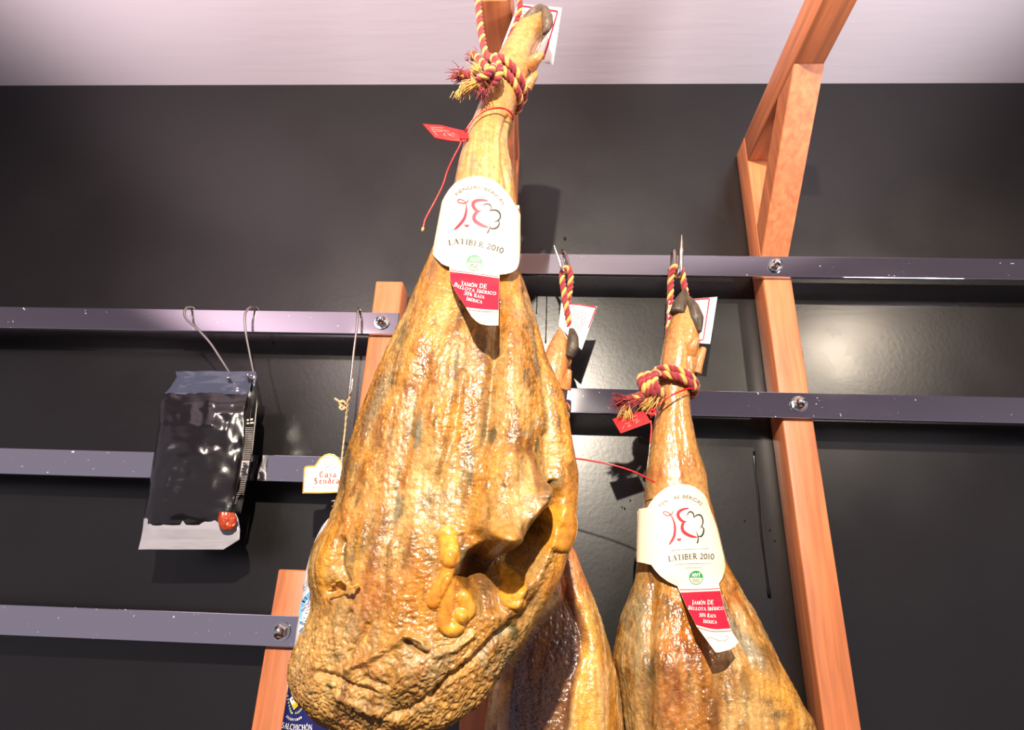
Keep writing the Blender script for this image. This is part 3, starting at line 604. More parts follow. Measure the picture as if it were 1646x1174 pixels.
# ------------------------------------------------------------------ lettering
def arc(cx, cy, rx, ry, a0, a1, n=12):
    return [(cx+rx*math.cos(math.radians(a)), cy+ry*math.sin(math.radians(a))) for a in np.linspace(a0, a1, n)]
TK, TN = .135, .05
def sf(x, y, h=.13): return (TN, [(x-h, y), (x+h, y)])
GL = {
 'L': (.62, [(TK, [(.15, 0), (.15, 1)]), sf(.15, .975), (TN, [(.02, .025), (.56, .025)]), (TN, [(.56, 0), (.58, .24)])]),
 'A': (.80, [(TN, [(.10, 0), (.39, 1)]), (TK, [(.39, 1), (.68, 0)]), (TN, [(.20, .34), (.58, .34)]), sf(.10, .025, .1), sf(.68, .025)]),
 'T': (.72, [(TK, [(.36, 0), (.36, 1)]), sf(.36, .025), (TN, [(.04, .975), (.68, .975)]), (TN, [(.05, 1), (.04, .76)]), (TN, [(.67, 1), (.68, .76)])]),
 'I': (.36, [(TK, [(.18, 0), (.18, 1)]), sf(.18, .025), sf(.18, .975)]),
 'B': (.68, [(TK, [(.16, 0), (.16, 1)]), (.10, [(.04, .975), (.30, .975)]+arc(.32, .75, .20, .22, 80, -90)+[(.16, .53)]), (.10, [(.16, .53), (.32, .53)]+arc(.34, .28, .24, .25, 85, -90)+[(.04, .025)])]),
 'E': (.62, [(TK, [(.16, 0), (.16, 1)]), (TN, [(.03, .975), (.54, .975)]), (TN, [(.16, .52), (.46, .52)]), (TN, [(.03, .025), (.57, .025)]), (TN, [(.54, 1), (.54, .8)]), (TN, [(.57, 0), (.58, .2)]), (TN, [(.46, .42), (.46, .62)])]),
 'R': (.74, [(TK, [(.16, 0), (.16, 1)]), sf(.16, .025), (.10, [(.04, .975), (.30, .975)]+arc(.32, .74, .21, .23, 80, -90)+[(.16, .5)]), (.12, [(.32, .5), (.58, .06), (.74, .01)])]),
 '2': (.58, [(.10, arc(.28, .74, .19, .24, 160, -40)+[(.05, .05)]), (.12, [(.04, .05), (.53, .05)]), (TN, [(.53, .05), (.55, .2)])]),
 '0': (.62, [(.12, arc(.31, .5, .24, .46, 0, 360, 24))]),
 '1': (.42, [(.12, [(.22, 0), (.22, .98)]), (TN, [(.22, .97), (.06, .82)]), sf(.22, .025)]),
 'J': (.36, [(TK, [(.2, 1), (.2, -.05), (.06, -.2)]), sf(.2, .975)]),
 'M': (.94, [(TN, [(.14, 0), (.16, 1)]), (TK, [(.16, 1), (.47, .08)]), (TN, [(.47, .08), (.78, 1)]), (TK, [(.78, 1), (.80, 0)]), sf(.14, .025, .11), sf(.80, .025)]),
 'O': (.84, [(.11, arc(.42, .5, .35, .47, 0, 360, 26))]),
 'N': (.84, [(TN, [(.14, 0), (.14, 1)]), (TK, [(.14, 1), (.68, .02)]), (TN, [(.68, 0), (.68, 1)]), sf(.14, .025, .11), sf(.68, .975, .11), sf(.1, .975, .09)]),
 'D': (.82, [(TK, [(.16, 0), (.16, 1)]), (.10, [(.04, .975), (.34, .975)]+arc(.36, .5, .36, .47, 88, -88, 16)+[(.04, .025)])]),
 'C': (.76, [(.11, arc(.42, .5, .35, .47, 48, 312, 20)), (TN, [(.66, .98), (.67, .72)])]),
 '5': (.56, [(.07, [(.50, .95), (.17, .95), (.12, .55)]), (.11, arc(.25, .34, .24, .31, 115, -150))]),
 '%': (.86, [(.07, arc(.20, .74, .14, .22, 0, 360)), (.07, arc(.64, .26, .14, .22, 0, 360)), (.05, [(.18, 0), (.66, 1)])]),
 'Z': (.68, [(TN, [(.08, .975), (.58, .975)]), (TK, [(.56, .95), (.08, .05)]), (TN, [(.05, .025), (.60, .025)]), (TN, [(.60, 0), (.62, .22)]), (TN, [(.08, 1), (.07, .78)])]),
 'S': (.56, [(.10, arc(.29, .74, .19, .22, 40, 250)+arc(.27, .27, .21, .24, 70, -140))]),
 'H': (.86, [(TK, [(.16, 0), (.16, 1)]), (TK, [(.68, 0), (.68, 1)]), (TN, [(.16, .52), (.68, .52)]), sf(.16, .025), sf(.16, .975), sf(.68, .025), sf(.68, .975)]),
 ' ': (.34, [])}
for a, b in (('É', 'E'), ('Ó', 'O')):
    xm = .33 if b == 'E' else .42; GL[a] = (GL[b][0], GL[b][1]+[(.08, [(xm-.03, 1.1), (xm+.12, 1.28)])])
# blackletter for the salami tag
BW = .17
FR = {
 'C': (.70, [(BW, [(.20, .12), (.16, .5), (.22, .88)]), (.09, [(.2, .9), (.45, 1), (.62, .86)]), (.10, [(.18, .12), (.36, 0), (.62, .14)]), (.08, [(.42, .95), (.40, .2)])]),
 'a': (.58, [(BW, [(.42, .02), (.42, .6)]), (.08, [(.12, .58), (.25, .68), (.42, .6)]), (BW, [(.14, .36), (.14, .1), (.22, .02)]), (.07, [(.14, .36), (.42, .42)]), (.10, [(.42, .02), (.54, .08)]), (.06, [(.2, .02), (.42, .1)])]),
 's': (.46, [(.13, [(.38, .58), (.22, .66), (.12, .5), (.34, .24), (.30, .06), (.08, .06)])]),
 'S': (.74, [(BW, [(.58, .9), (.30, .97), (.18, .74), (.52, .40), (.52, .14)]), (.09, [(.52, .12), (.30, 0), (.06, .14)]), (.07, [(.36, .95), (.34, .1)]), (.07, [(.06, .46), (.30, .52)])]),
 'e': (.50, [(BW, [(.14, .08), (.14, .56)]), (.10, [(.14, .58), (.30, .68), (.40, .54), (.16, .34)]), (.10, [(.14, .06), (.26, 0), (.44, .1)])]),
 'n': (.62, [(BW, [(.14, 0), (.14, .62)]), (.08, [(.14, .5), (.34, .68), (.46, .56)]), (BW, [(.46, .58), (.46, .04)]), (.09, [(.46, .02), (.58, .08)]), (.08, [(.04, .56), (.16, .66)])]),
 'd': (.58, [(BW, [(.14, .10), (.14, .48)]), (.09, [(.14, .06), (.28, 0), (.42, .08)]), (BW, [(.43, .08), (.43, .56), (.20, 1.0)]), (.08, [(.14, .52), (.28, .62), (.42, .56)])]),
 'r': (.46, [(BW, [(.14, 0), (.14, .62)]), (.11, [(.16, .5), (.28, .66), (.40, .58)]), (.08, [(.04, .04), (.26, .04)])]),
 ' ': (.3, [])}
def ribbon(pts, w):
    """flat outline (quads) along a 2D polyline"""
    p = np.asarray(pts, float); w = np.broadcast_to(np.asarray(w, float), (len(p),))
    T = np.gradient(p, axis=0); T /= np.linalg.norm(T, axis=1)[:, None]+1e-12; N = np.stack([-T[:, 1], T[:, 0]], 1)
    V = np.concatenate([p+N*w[:, None]/2, p-N*w[:, None]/2]); n = len(p)
    return V, [[i, i+1, n+i+1, n+i] for i in range(n-1)]
def dense(pts, k=4):
    p = np.asarray(pts, float); out = []
    for a, b in zip(p[:-1], p[1:]): out += [a+(b-a)*t for t in np.linspace(0, 1, k, endpoint=False)]
    return np.array(out+[p[-1]])
class Flat:
    """flat artwork in photograph coordinates, laid on a surface function S(x, y, lift)"""
    def __init__(s): s.v = []; s.f = []; s.n = 0; s.z = []
    def add(s, V, Fc, z=0.0):
        V = np.asarray(V, float)[:, :2]; s.v.append(V); s.f += [[i+s.n for i in f] for f in Fc]; s.n += len(V); s.z += [z]*len(V)
    def line(s, pts, w, smooth=0, z=0.0):
        p = catmull(pts, smooth) if smooth else dense(pts)
        if np.ndim(w): w = np.interp(np.linspace(0, 1, len(p)), np.linspace(0, 1, len(w)), w)
        s.add(*ribbon(p, w), z)
    def poly(s, pts, z=0.0):
        p = np.asarray(pts, float); c = p.mean(0); n = len(p)
        V = [c]+[q for q in p]; s.add(V, [[0, i+1, (i+1) % n+1] for i in range(n)], z)
    def rows(s, ys, left, right, nx=10, z=0.0):
        ys = np.asarray(ys, float); l = np.interp(ys, [q[1] for q in left], [q[0] for q in left]); r = np.interp(ys, [q[1] for q in right], [q[0] for q in right])
        t = np.linspace(0, 1, nx); V = np.stack([l[:, None]+(r-l)[:, None]*t, np.repeat(ys[:, None], nx, 1)], -1).reshape(-1, 2); n = len(ys)
        s.add(V, [[i*nx+j, i*nx+j+1, (i+1)*nx+j+1, (i+1)*nx+j] for i in range(n-1) for j in range(nx-1)], z)
    def place(s, gv, gf, W, base, h, z=0.0, lean=None):
        """glyph coordinates (x along, y up, line width W) on a baseline polyline in photograph pixels with letter height h"""
        base = np.asarray(base, float); bp = catmull(base, 60) if len(base) > 2 else dense(base, 30)
        L = np.concatenate([[0], np.cumsum(np.linalg.norm(np.diff(bp, axis=0), axis=1))]); gv = np.asarray(gv, float)
        sx = gv[:, 0]/W*L[-1]; x = np.interp(sx, L, bp[:, 0]); y = np.interp(sx, L, bp[:, 1]); T = np.gradient(bp, axis=0); T /= np.linalg.norm(T, axis=1)[:, None]
        tx = np.interp(sx, L, T[:, 0]); ty = np.interp(sx, L, T[:, 1]); u = gv[:, 1]*h
        ux, uy = (ty, -tx) if lean is None else (lean[0]+0*tx, lean[1]+0*ty)
        s.add(np.stack([x+ux*u, y+uy*u], 1), gf, z)
    def stroke_text(s, txt, base, h, G=GL, z=0.0, caps=None, bold=1.0):
        x = 0; V = []; Fc = []; n = 0
        for i, ch in enumerate(txt):
            k = 1.0 if (caps is None or caps[i]) else .80
            adv, st = G[ch]
            for w, pts in st:
                v, f = ribbon(dense(pts, 3) if len(pts) < 5 else pts, w*bold*(1 if k == 1 else 1.05)); v = v*k; v[:, 0] += x; V.append(v); Fc += [[i_+n for i_ in q] for q in f]; n += len(v)
            x += (adv+.06)*k
        s.place(np.concatenate(V), Fc, x, base, h, z)
    def sans(s, txt, base, h, z=0.0, off=0.0):
        cu = bpy.data.curves.new('line', 'FONT'); cu.body = txt; cu.size = 1.0; cu.offset = off; cu.resolution_u = 3
        o = bpy.data.objects.new('line', cu); COL.objects.link(o); me = o.to_mesh()
        V = np.array([v.co[:] for v in me.vertices]); Fc = [list(p.vertices) for p in me.polygons]
        o.to_mesh_clear(); bpy.data.objects.remove(o); bpy.data.curves.remove(cu)
        V[:, 1] /= .70; s.place(V[:, :2]-np.array([V[:, 0].min(), 0]), Fc, V[:, 0].max()-V[:, 0].min(), base, h, z)
    def build(s, name, mt, parent, S, lift=.0004, flip=True):
        V = np.concatenate(s.v); W = S(V[:, 0], V[:, 1], lift+np.array(s.z))
        # face the eye
        Fc = []
        for f in s.f:
            a, b, c = W[f[0]], W[f[1]], W[f[2]]
            Fc.append(f[::-1] if np.cross(b-a, c-a)@(EYE-a) < 0 else f)
        return obj(name, W, Fc, mt, parent, True)

# ------------------------------------------------------------------ paper collars on the two labelled hams
def collar(ham, left, right, cl, cr, yc, B, vt, vb, tk, uc, strap, skew=0.0):
    iv = lambda P_, v: np.interp(v, [q[1] for q in P_], [q[0] for q in P_])
    def yf(u, v):
        u = np.asarray(u, float); v = np.asarray(v, float)
        l = iv(cl, np.minimum(v, vb)); r = iv(cr, np.minimum(v, vb)); s_ = np.clip((u-(l+r)/2)/((r-l)/2), -1, 1)
        wrap = yc-B*(.42+.58*np.clip(1-np.abs(s_)**2.2, 0, 1)**(1/2.2))
        ton = yc-B-np.maximum(v-vb, 0)*tk+.0000022*(u-uc)**2+.00000006*np.maximum(v-vb, 0)**2*(-100*tk)
        w = ss(vb-22, vb+18, v); return wrap*(1-w)+ton*w
    def S(u, v, lift): return at(u, v, yf(u, v)-lift)
    vs = np.unique(np.concatenate([np.linspace(left[0][1], left[-1][1], 130), [q[1] for q in left], [q[1] for q in right]]))
    vs = vs[(vs >= max(left[0][1], right[0][1])) & (vs <= min(left[-1][1], right[-1][1]))]
    l = iv(left, vs); r = iv(right, vs); t = np.linspace(0, 1, 46); t = .5-.5*np.cos(np.pi*t)
    U = l[:, None]+(r-l)[:, None]*t; Vv = np.repeat(vs[:, None], 46, 1)
    G = S(U, Vv, 0.0); mb = MB(); mb.add(*sheet(G, (0, .0006, 0)))
    # the strap closing behind the shank
    v2 = np.linspace(strap[0], strap[1], 12); th = np.linspace(0, np.pi, 26)
    l = iv(cl, v2); r = iv(cr, v2); U = (l+r)[:, None]/2+(r-l)[:, None]/2*np.cos(th)[None]
    Y = yc+.0004-.42*B+1.42*B*np.abs(np.sin(th))[None]**.9+0*U; G = at(U, np.repeat(v2[:, None], 26, 1)-0*U, Y); mb.add(*sheet(G, (0, .0006, 0)))
    p = mb.build('paper_collar', M['paper'], ham); return p, S
# -- collar of the large ham
L1 = [(762, 283.2), (748, 286), (738, 290), (730.6, 295), (722, 304.5), (714.5, 316), (710, 325), (706.5, 343), (703, 362), (699, 385), (695, 408), (698, 412.5), (710, 424), (716, 427), (722.5, 429), (723, 447), (727, 459), (733, 470), (746.7, 490.7), (758, 509), (765, 516), (772, 520.6), (784, 523.2)]
R1 = [(770, 283.2), (782, 285.5), (790, 288), (801, 295), (811, 304.5), (820, 316), (827, 327.5), (836, 343.6), (836, 408), (834.5, 422), (832, 430), (829, 434), (822.5, 438), (813, 440.6), (803, 441.4), (802.5, 460), (801, 523.4)]
col1, S1 = collar(large, L1, R1, [(722, 283), (710, 325), (703, 362), (694.5, 408), (686, 441)], [(829, 283), (836.5, 345), (836.5, 408), (838, 441)], .568, .0425, 283, 441, .00052, 765, (330, 405))
w = Flat(); w.rows(np.linspace(446, 494.6, 24), [(722, 446), (726, 456), (731, 466), (741, 481), (745, 487), (748, 492), (752, 494.6)], [(802.5, 446), (801.5, 494.6)])
# the red panel runs at a slight slant: cut top and bottom edges
def slant(top, bot, leftp, rightp, n=22, nx=18):
    """panel between a top line and a bottom line (polylines), clipped to the tongue's sides"""
    t = np.linspace(0, 1, nx); out = []
    iv = lambda P_, v: np.interp(v, [q[1] for q in P_], [q[0] for q in P_])
    xt = catmull(top, nx); xb = catmull(bot, nx); V = []
    for k in np.linspace(0, 1, n):
        row = xt*(1-k)+xb*k; l0, r0 = iv(leftp, row[0, 1]), iv(rightp, row[-1, 1])
        row = row.copy(); row[:, 0] = l0+(r0-l0)*t; V.append(row)
    V = np.concatenate(V); return V, [[i*nx+j, i*nx+j+1, (i+1)*nx+j+1, (i+1)*nx+j] for i in range(n-1) for j in range(nx-1)]
lt = [(x+.2, y) for x, y in L1[13:]]; rtl = [(x-.2, y) for x, y in R1[14:]]
w = Flat(); w.add(*slant([(723, 436.5), (762, 441.5), (802, 447.5)], [(750, 494), (776, 497), (801, 498.5)], lt, rtl)); 
w.line([(723.4, 434.3), (762, 439.3), (802.2, 445.2)], .9, 20); w.line([(752.5, 498), (776, 501), (801.2, 502)], .9, 20); w.build('red_panel', M['ink_red'], col1, S1)
w = Flat()
w.stroke_text('JAMÓN DE', [(741, 458.6), (762, 461.6), (782.5, 464.3)], 6.9, caps=[1,0,0,0,0,0,1,1]); w.build('panel_lettering', M['ink_white'], col1, S1, .0007); w = Flat()
w.stroke_text('BELLOTA IBÉRICO', [(729, 459), (741, 464.6), (765, 470), (797.5, 474.4)], 5.9, caps=[1]+[0]*7+[1]+[0]*6); w.build('panel_lettering', M['ink_white'], col1, S1, .0007); w = Flat()
w.stroke_text('50% RAZA', [(745.5, 473.7), (760, 477), (778.5, 480.4)], 5.9, caps=[1,1,1,1,1,0,0,0]); w.build('panel_lettering', M['ink_white'], col1, S1, .0007); w = Flat()
w.stroke_text('IBÉRICA', [(749, 482.6), (760, 485), (775, 488.2)], 5.6, caps=[1]+[0]*6)
w.build('panel_lettering', M['ink_white'], col1, S1, .0007)
w = Flat(); w.sans('TIENDAS IBÉRICAS', [(733.5, 316.5), (741, 310), (750, 305.8), (762, 303.6), (774, 305), (785, 309), (795, 316), (802, 322), (807.5, 330)], 5.2); w.build('arched_lettering', M['ink_dark'], col1, S1, .0004); w = Flat()
w.stroke_text('LATIBER 2010', [(721.5, 394.5), (737, 392.4), (757, 394.2), (778, 398.6), (795, 402.8), (808.5, 407.8)], 8.4, bold=1.3); w.build('title_lettering', M['ink_dark'], col1, S1, .0004); w = Flat()
w.line([(731, 377.5), (745, 377.2), (765, 378.4)], .35, 12); w.line([(765, 378.4), (785, 382.5), (801, 388)], .35, 12); w.line([(729, 398.5), (743, 398.8)], .35); w.line([(767, 402), (785, 405), (800, 409.5)], .4, 12); w.build('ruled_line', M['ink_grey'], col1, S1, .0004); w = Flat()
w.sans('CERTIFICADO POR', [(751, 406.4), (764, 407.8), (779, 411)], 2.1); w.build('certificate_lettering', M['ink_dark'], col1, S1, .0004); w = Flat()
w.line([(764, 521-14.5), (771, 513.5), (780, 517.3), (787, 517.2), (788, 513.6), (783.5, 513.2)], .5, 30)
w.build('flourish', M['ink_dark'], col1, S1, .0004)
w = Flat()
w.line([(741, 326.5), (736.5, 325), (735.6, 322.2), (739, 320.6), (744.5, 322), (748, 325.5), (749.6, 332), (749, 342), (745.5, 352.5), (738, 362), (729.5, 370)], [1.6, 1.6, 1.5, 1.5, 2.2, 3.8, 4.6, 4.8, 4.6, 4.2, 1.2], 60)
w.line([(741, 326.5), (746, 326.6), (750, 325), (753, 321.5), (753.6, 317.5)], [1.4, 1.8, 1.8, 1.4, .5], 24)
w.line([(784, 322.6), (773, 321.4), (764, 323.4), (760.4, 327.5), (761.5, 333), (766, 338), (771.5, 339.6)], [2.2, 3.6, 4.8, 5.6, 5.8, 5.2, 1.0], 40)
w.line([(773, 338.6), (766, 341.5), (762, 348), (763, 354), (769, 359), (778, 363.4), (785.5, 365.6)], [1.0, 5.2, 5.8, 6.0, 5.6, 4.4, 1.4], 40)
w.poly([(745.5, 361.2), (754.6, 361), (752.8, 365), (748, 364.6)])
w.build('red_emblem', M['ink_rose'], col1, S1, .0004)
w = Flat()
w.line([(776.4, 331.5), (779, 328.4), (783.5, 327.4), (788, 329.5), (790, 334), (787.5, 338.6), (786.5, 339.5)], [.8, 1.8, 2.0, 2.2, 1.8, 1.3, .8], 40)
w.line([(786.5, 339), (793, 337.2), (800, 339), (804.2, 345), (803.6, 351), (799, 355), (794.4, 357)], [1.2, 2.2, 2.6, 2.8, 2.6, 2.0, .6], 40)
w.line([(799.6, 353.5), (802.4, 356.6), (801.5, 362.5), (797, 366.6), (791, 367.4), (786.5, 364)], [1.2, 2.0, 2.6, 2.8, 2.4, .8], 36)
w.line([(785.4, 356.5), (786.6, 361), (787.3, 366), (785.4, 371), (783.2, 374.6)], [.5, 1.0, 1.8, 2.6, 3.0], 24)
w.build('dark_emblem', M['ink_dark'], col1, S1, .0005)
def seal(cx, cy, r, parent, S, tilt):
    th = np.linspace(0, 2*np.pi, 40, endpoint=False); c, s_ = math.cos(tilt), math.sin(tilt)
    Q = lambda x, y: (cx+(x*c-y*s_)*r, cy+(x*s_+y*c)*r)
    w = Flat(); w.line([Q(math.cos(a), math.sin(a)) for a in np.linspace(0, 2*np.pi, 49)], r*.12); w.poly([Q(math.cos(a), math.sin(a)) for a in np.linspace(-np.pi, 0, 24)]); w.build('round_seal', M['ink_green'], parent, S, .0004)
    w = Flat(); w.sans('AIVT', [Q(-.66, -.16), Q(.66, -.16)], r*.52, off=.02); w.build('seal_lettering', M['ink_white'], parent, S, .0007)
    w = Flat()
    for k in (.24, .42, .60): w.line([Q(-.62+.3*k*k, k), Q(.62-.3*k*k, k)], r*.06)
    w.build('fine_print', M['ink_grey'], parent, S, .0005)
seal(762.7, 422.6, 12.2, col1, S1, .12)
# -- collar of the right-hand ham
L2 = [(1092, 778.4), (1080, 780.6), (1068.7, 785.5), (1060, 792), (1053.4, 798), (1047, 806), (1043, 812), (1041, 816), (1026, 818.5), (1024.6, 840), (1023.6, 880), (1023, 903.6), (1036, 905.8), (1047, 908.5), (1053, 917), (1061, 926), (1074, 935.5), (1089, 942.8), (1092, 950), (1098, 963), (1104.5, 977), (1120, 1007.7), (1135, 1028), (1150.5, 1049.3)]
R2 = [(1097, 778.4), (1108, 780), (1117, 783), (1126, 789.5), (1132.6, 795.8), (1137, 804), (1140, 813.6), (1153, 849), (1165, 899), (1166.4, 908), (1165, 918), (1161, 930), (1155.6, 938.8), (1157, 946), (1166, 984.7), (1176, 1015), (1187.2, 1032.6), (1182, 1038), (1173.4, 1044.7), (1154, 1049.5)]
col2, S2 = collar(right, L2, R2, [(1030, 778), (1025, 819), (1022.6, 904), (1018, 945)], [(1139, 778), (1141, 813), (1153.5, 849), (1166, 899), (1172, 945)], .837, .0475, 778, 944, .00062, 1124, (822, 900))
lt = [(x+.2, y) for x, y in L2[17:]]; rtl = [(x-.2, y) for x, y in R2[12:16]]+[(1176, 1015)]
w = Flat(); w.add(*slant([(1094.5, 953), (1124, 951.5), (1158, 950)], [(1119, 1005), (1146, 1011.5), (1174, 1010.5)], lt, rtl))
w.line([(1092.5, 948.6), (1124, 948), (1156.8, 946.4)], 1.3, 20); w.line([(1121.5, 1009), (1146, 1015.5), (1175.4, 1014.6)], 1.2, 20); w.build('red_panel', M['ink_red'], col2, S2)
w = Flat()
w.stroke_text('JAMÓN DE', [(1112.5, 972), (1130, 972), (1147.3, 972)], 7.0, caps=[1,0,0,0,0,0,1,1]); w.build('panel_lettering', M['ink_white'], col2, S2, .0007); w = Flat()
w.stroke_text('BELLOTA IBÉRICO', [(1106, 980), (1116, 981), (1135, 981.6), (1163.5, 980.6)], 6.1, caps=[1]+[0]*7+[1]+[0]*6); w.build('panel_lettering', M['ink_white'], col2, S2, .0007); w = Flat()
w.stroke_text('50% RAZA', [(1123.6, 991.6), (1137, 992.6), (1151, 993)], 6.0, caps=[1,1,1,1,1,0,0,0]); w.build('panel_lettering', M['ink_white'], col2, S2, .0007); w = Flat()
w.stroke_text('IBÉRICA', [(1130, 1001.6), (1141, 1002.4), (1152.4, 1003)], 6.0, caps=[1]+[0]*6)
w.build('panel_lettering', M['ink_white'], col2, S2, .0007)
w = Flat(); w.sans('TIEN', [(1062, 817), (1067.5, 811.5), (1074, 807)], 5.6); w.sans('AS IBÉRICAS', [(1083, 803.5), (1092, 801.8), (1101, 801.6), (1110, 803.6), (1119, 807.5), (1126.5, 813.6)], 5.5); w.build('arched_lettering', M['ink_dark'], col2, S2, .0004); w = Flat()
w.stroke_text('LATIBER 2010', [(1075, 903), (1095, 900.4), (1120, 899), (1148.5, 899.5)], 8.8, bold=1.3); w.build('title_lettering', M['ink_dark'], col2, S2, .0004); w = Flat()
w.line([(1079, 885.6), (1100, 883.6), (1139.5, 882.4)], .6, 16); w.line([(1084, 908.2), (1105, 906.6), (1143.5, 905.8)], .6, 16); w.build('ruled_line', M['ink_grey'], col2, S2, .0004); w = Flat()
w.sans('CERTIFICADO POR', [(1102.5, 914.8), (1116, 914), (1128, 914)], 2.3); w.build('certificate_lettering', M['ink_dark'], col2, S2, .0004); w = Flat()
w.line([(1136.5, 1027), (1143, 1025), (1151, 1028.5), (1160, 1031), (1167, 1029.5), (1171.3, 1025.5), (1168.5, 1022.5), (1165, 1024.5)], .7, 40)
w.build('flourish', M['ink_dark'], col2, S2, .0004)
w = Flat()
w.line([(1072, 829.5), (1067, 826), (1066.2, 823.4), (1070, 822.6), (1075, 825), (1079, 829.5), (1083, 838), (1085, 849), (1083.6, 862), (1079.5, 870), (1076, 875.5)], [1.4, 1.4, 1.4, 1.4, 2.0, 3.0, 3.8, 4.2, 4.2, 4.0, 2.2], 60)
w.line([(1072, 829.5), (1076, 828.6), (1080, 826), (1082, 822.5), (1081.6, 819.5)], [1.2, 1.6, 1.6, 1.2, .5], 24)
w.line([(1107, 817.2), (1098, 819), (1091.5, 823), (1089.8, 828.5), (1093, 834.5), (1098, 838.3), (1103.5, 838.4)], [2.0, 3.2, 4.6, 5.2, 5.2, 4.4, .8], 40)
w.line([(1103.5, 838.2), (1098.5, 841), (1096.5, 848), (1099, 855), (1106, 860), (1114, 863), (1121, 863.8)], [.8, 4.6, 5.4, 5.6, 5.0, 4.2, 1.4], 40)
w.poly([(1087.5, 866.6), (1095.3, 865.5), (1094, 869.8), (1089.5, 869.4)])
w.build('red_emblem', M['ink_rose'], col2, S2, .0004)
w = Flat()
w.line([(1104.6, 829.8), (1106, 825.5), (1109.5, 822.8), (1113.4, 824.5), (1115.4, 829), (1115, 832.6)], [.8, 1.8, 2.0, 2.2, 1.8, 1.0], 34)
w.line([(1114.6, 832.8), (1120, 828.5), (1126, 828.6), (1129.6, 835), (1129.6, 842), (1127, 847.5), (1125, 850)], [1.0, 2.0, 2.6, 2.4, 2.2, 1.8, .6], 40)
w.line([(1128, 846), (1131.2, 851), (1130, 858.5), (1126.4, 862.8), (1123, 862)], [1.2, 2.2, 2.8, 3.0, 1.4], 30)
w.line([(1118.4, 853), (1120.6, 858.5), (1122.4, 864), (1121.8, 870), (1120.8, 873.6)], [.6, 1.0, 1.8, 2.4, 2.6], 24)
w.build('dark_emblem', M['ink_dark'], col2, S2, .0005)
seal(1118.9, 929, 10.6, col2, S2, .0)

# ------------------------------------------------------------------ spec cards tied at the trotters
def card(ham, pts, yv, red, text, name='spec_card', curl=0.0):
    P_ = np.array(pts, float)                      # four corners tl, tr, br, bl ; depth at the corners
    n = 14; a = np.linspace(0, 1, n); U, V_ = np.meshgrid(a, a)
    bil = lambda c, U, V_: c[0]*(1-U)*(1-V_)+c[1]*U*(1-V_)+c[2]*U*V_+c[3]*(1-U)*V_
    yq = np.array(yv, float)
    def Sg(U, V_, lift):
        x = bil(P_[:, 0], U, V_); y = bil(P_[:, 1], U, V_); d = bil(yq, U, V_)+curl*np.sin(np.pi*U)
        return at(x, y, d-lift)
    mb = MB(); mb.add(*sheet(Sg(U, V_, 0.0), (0, .0004, 0))); c = mb.build(name, M['card'], ham)
    Sf = lambda x, y, lift: Sg(np.asarray(x), np.asarray(y), lift)
    w = Flat()
    for q in red: w.line(q, .035, z=0)
    w.build('red_border', M['ink_red'], c, Sf, .0005)
    w = Flat()
    for x0, x1, y0, k in text:
        for i in range(k):
            yy = y0+i*.055; xx = x0
            while xx < x1:
                l_ = rng.uniform(.03, .09); w.line([(xx, yy), (min(xx+l_, x1), yy)], .018); xx += l_+.022
    w.build('printed_lines', M['ink_grey'], c, Sf, .0005); return c
card(large, [(833, 6), (903, 12.5), (889, 104), (803, 84)], [.602, .602, .600, .602], [[(.0, .03), (.45, .05), (.92, .07)], [(.92, .07), (.80, .95)]], [(.08, .42, .14, 3), (.05, .32, .36, 9)], curl=.004)
card(right, [(1075, 484), (1153, 477.5), (1141.5, 553), (1072, 549)], [.874, .874, .874, .874], [[(.50, .02), (.84, .02)], [(.84, .02), (.83, .92)], [(.83, .92), (.5, .97)]], [(.03, .25, .08, 6), (.03, .2, .5, 5)], curl=.003)
card(rear, [(902, 487.5), (960, 493), (935, 563), (898, 524)], [.872, .872, .868, .872], [[(.05, .01), (.55, .0), (.98, .02)], [(.98, .02), (.97, .5)]], [(.1, .8, .2, 9)], curl=-.004)

# ------------------------------------------------------------------ ropes
def yrope(P_, r, turns, phase=0.0, nn=None):
    """three-strand cord: two red strands and one yellow"""
    P_ = np.asarray(P_, float); L = np.linalg.norm(np.diff(P_, axis=0), axis=1).sum(); n = nn or int(max(20, L/.0011)); C = catmull(P_, n)
    T, N, B = frames(C); a = np.linspace(0, turns*2*np.pi, n)+phase; mb = []
    for k in range(3):
        f = a+k*2*np.pi/3; C2 = C+(np.cos(f)[:, None]*N+np.sin(f)[:, None]*B)*r*.50
        V, Fc = tube(C2, r*.56, 8); mb.append((V, Fc, 1 if k == 0 else 0))
    return mb
def fray(mb, p, d, n, L, spread, mi, r=.0006):
    p = np.array(p, float); d = np.array(d, float); d /= np.linalg.norm(d)
    for i in range(n):
        q = rng.normal(size=3)*spread*.8; e = d+q*.9; e /= np.linalg.norm(e); k = rng.normal(size=3)*.25*L; l_ = L*rng.uniform(.6, 1.15)
        s0 = p+rng.normal(size=3)*spread*.008
        V, Fc = tube(catmull([s0, s0+e*l_*.45+k*.25, s0+e*l_+np.array([0, 0, -.12*l_])+k*.3], 7), np.linspace(r, r*.5, 7), 5); mb.add(V, Fc, mi)
def A3(lst): return np.array([at(x, y, d) for x, y, d in lst])
RM = [M['rope_red'], M['rope_yellow']]
def wrap(Lp, Rp, yc, b, r, a0=0, a1=360, n=40, rise=0.0):
    A, B_ = at(Lp[0], Lp[1], yc), at(Rp[0], Rp[1], yc); C = (A+B_)/2; e = (B_-A)/2; th = np.radians(np.linspace(a0, a1, n))
    e2 = e*(1+r/np.linalg.norm(e)); ax = np.array([0, 0, 1.0])
    return C+np.cos(th)[:, None]*e2-np.sin(th)[:, None]*np.array([0, 1.0, 0])*(b+r)+np.linspace(0, 1, n)[:, None]*ax*rise
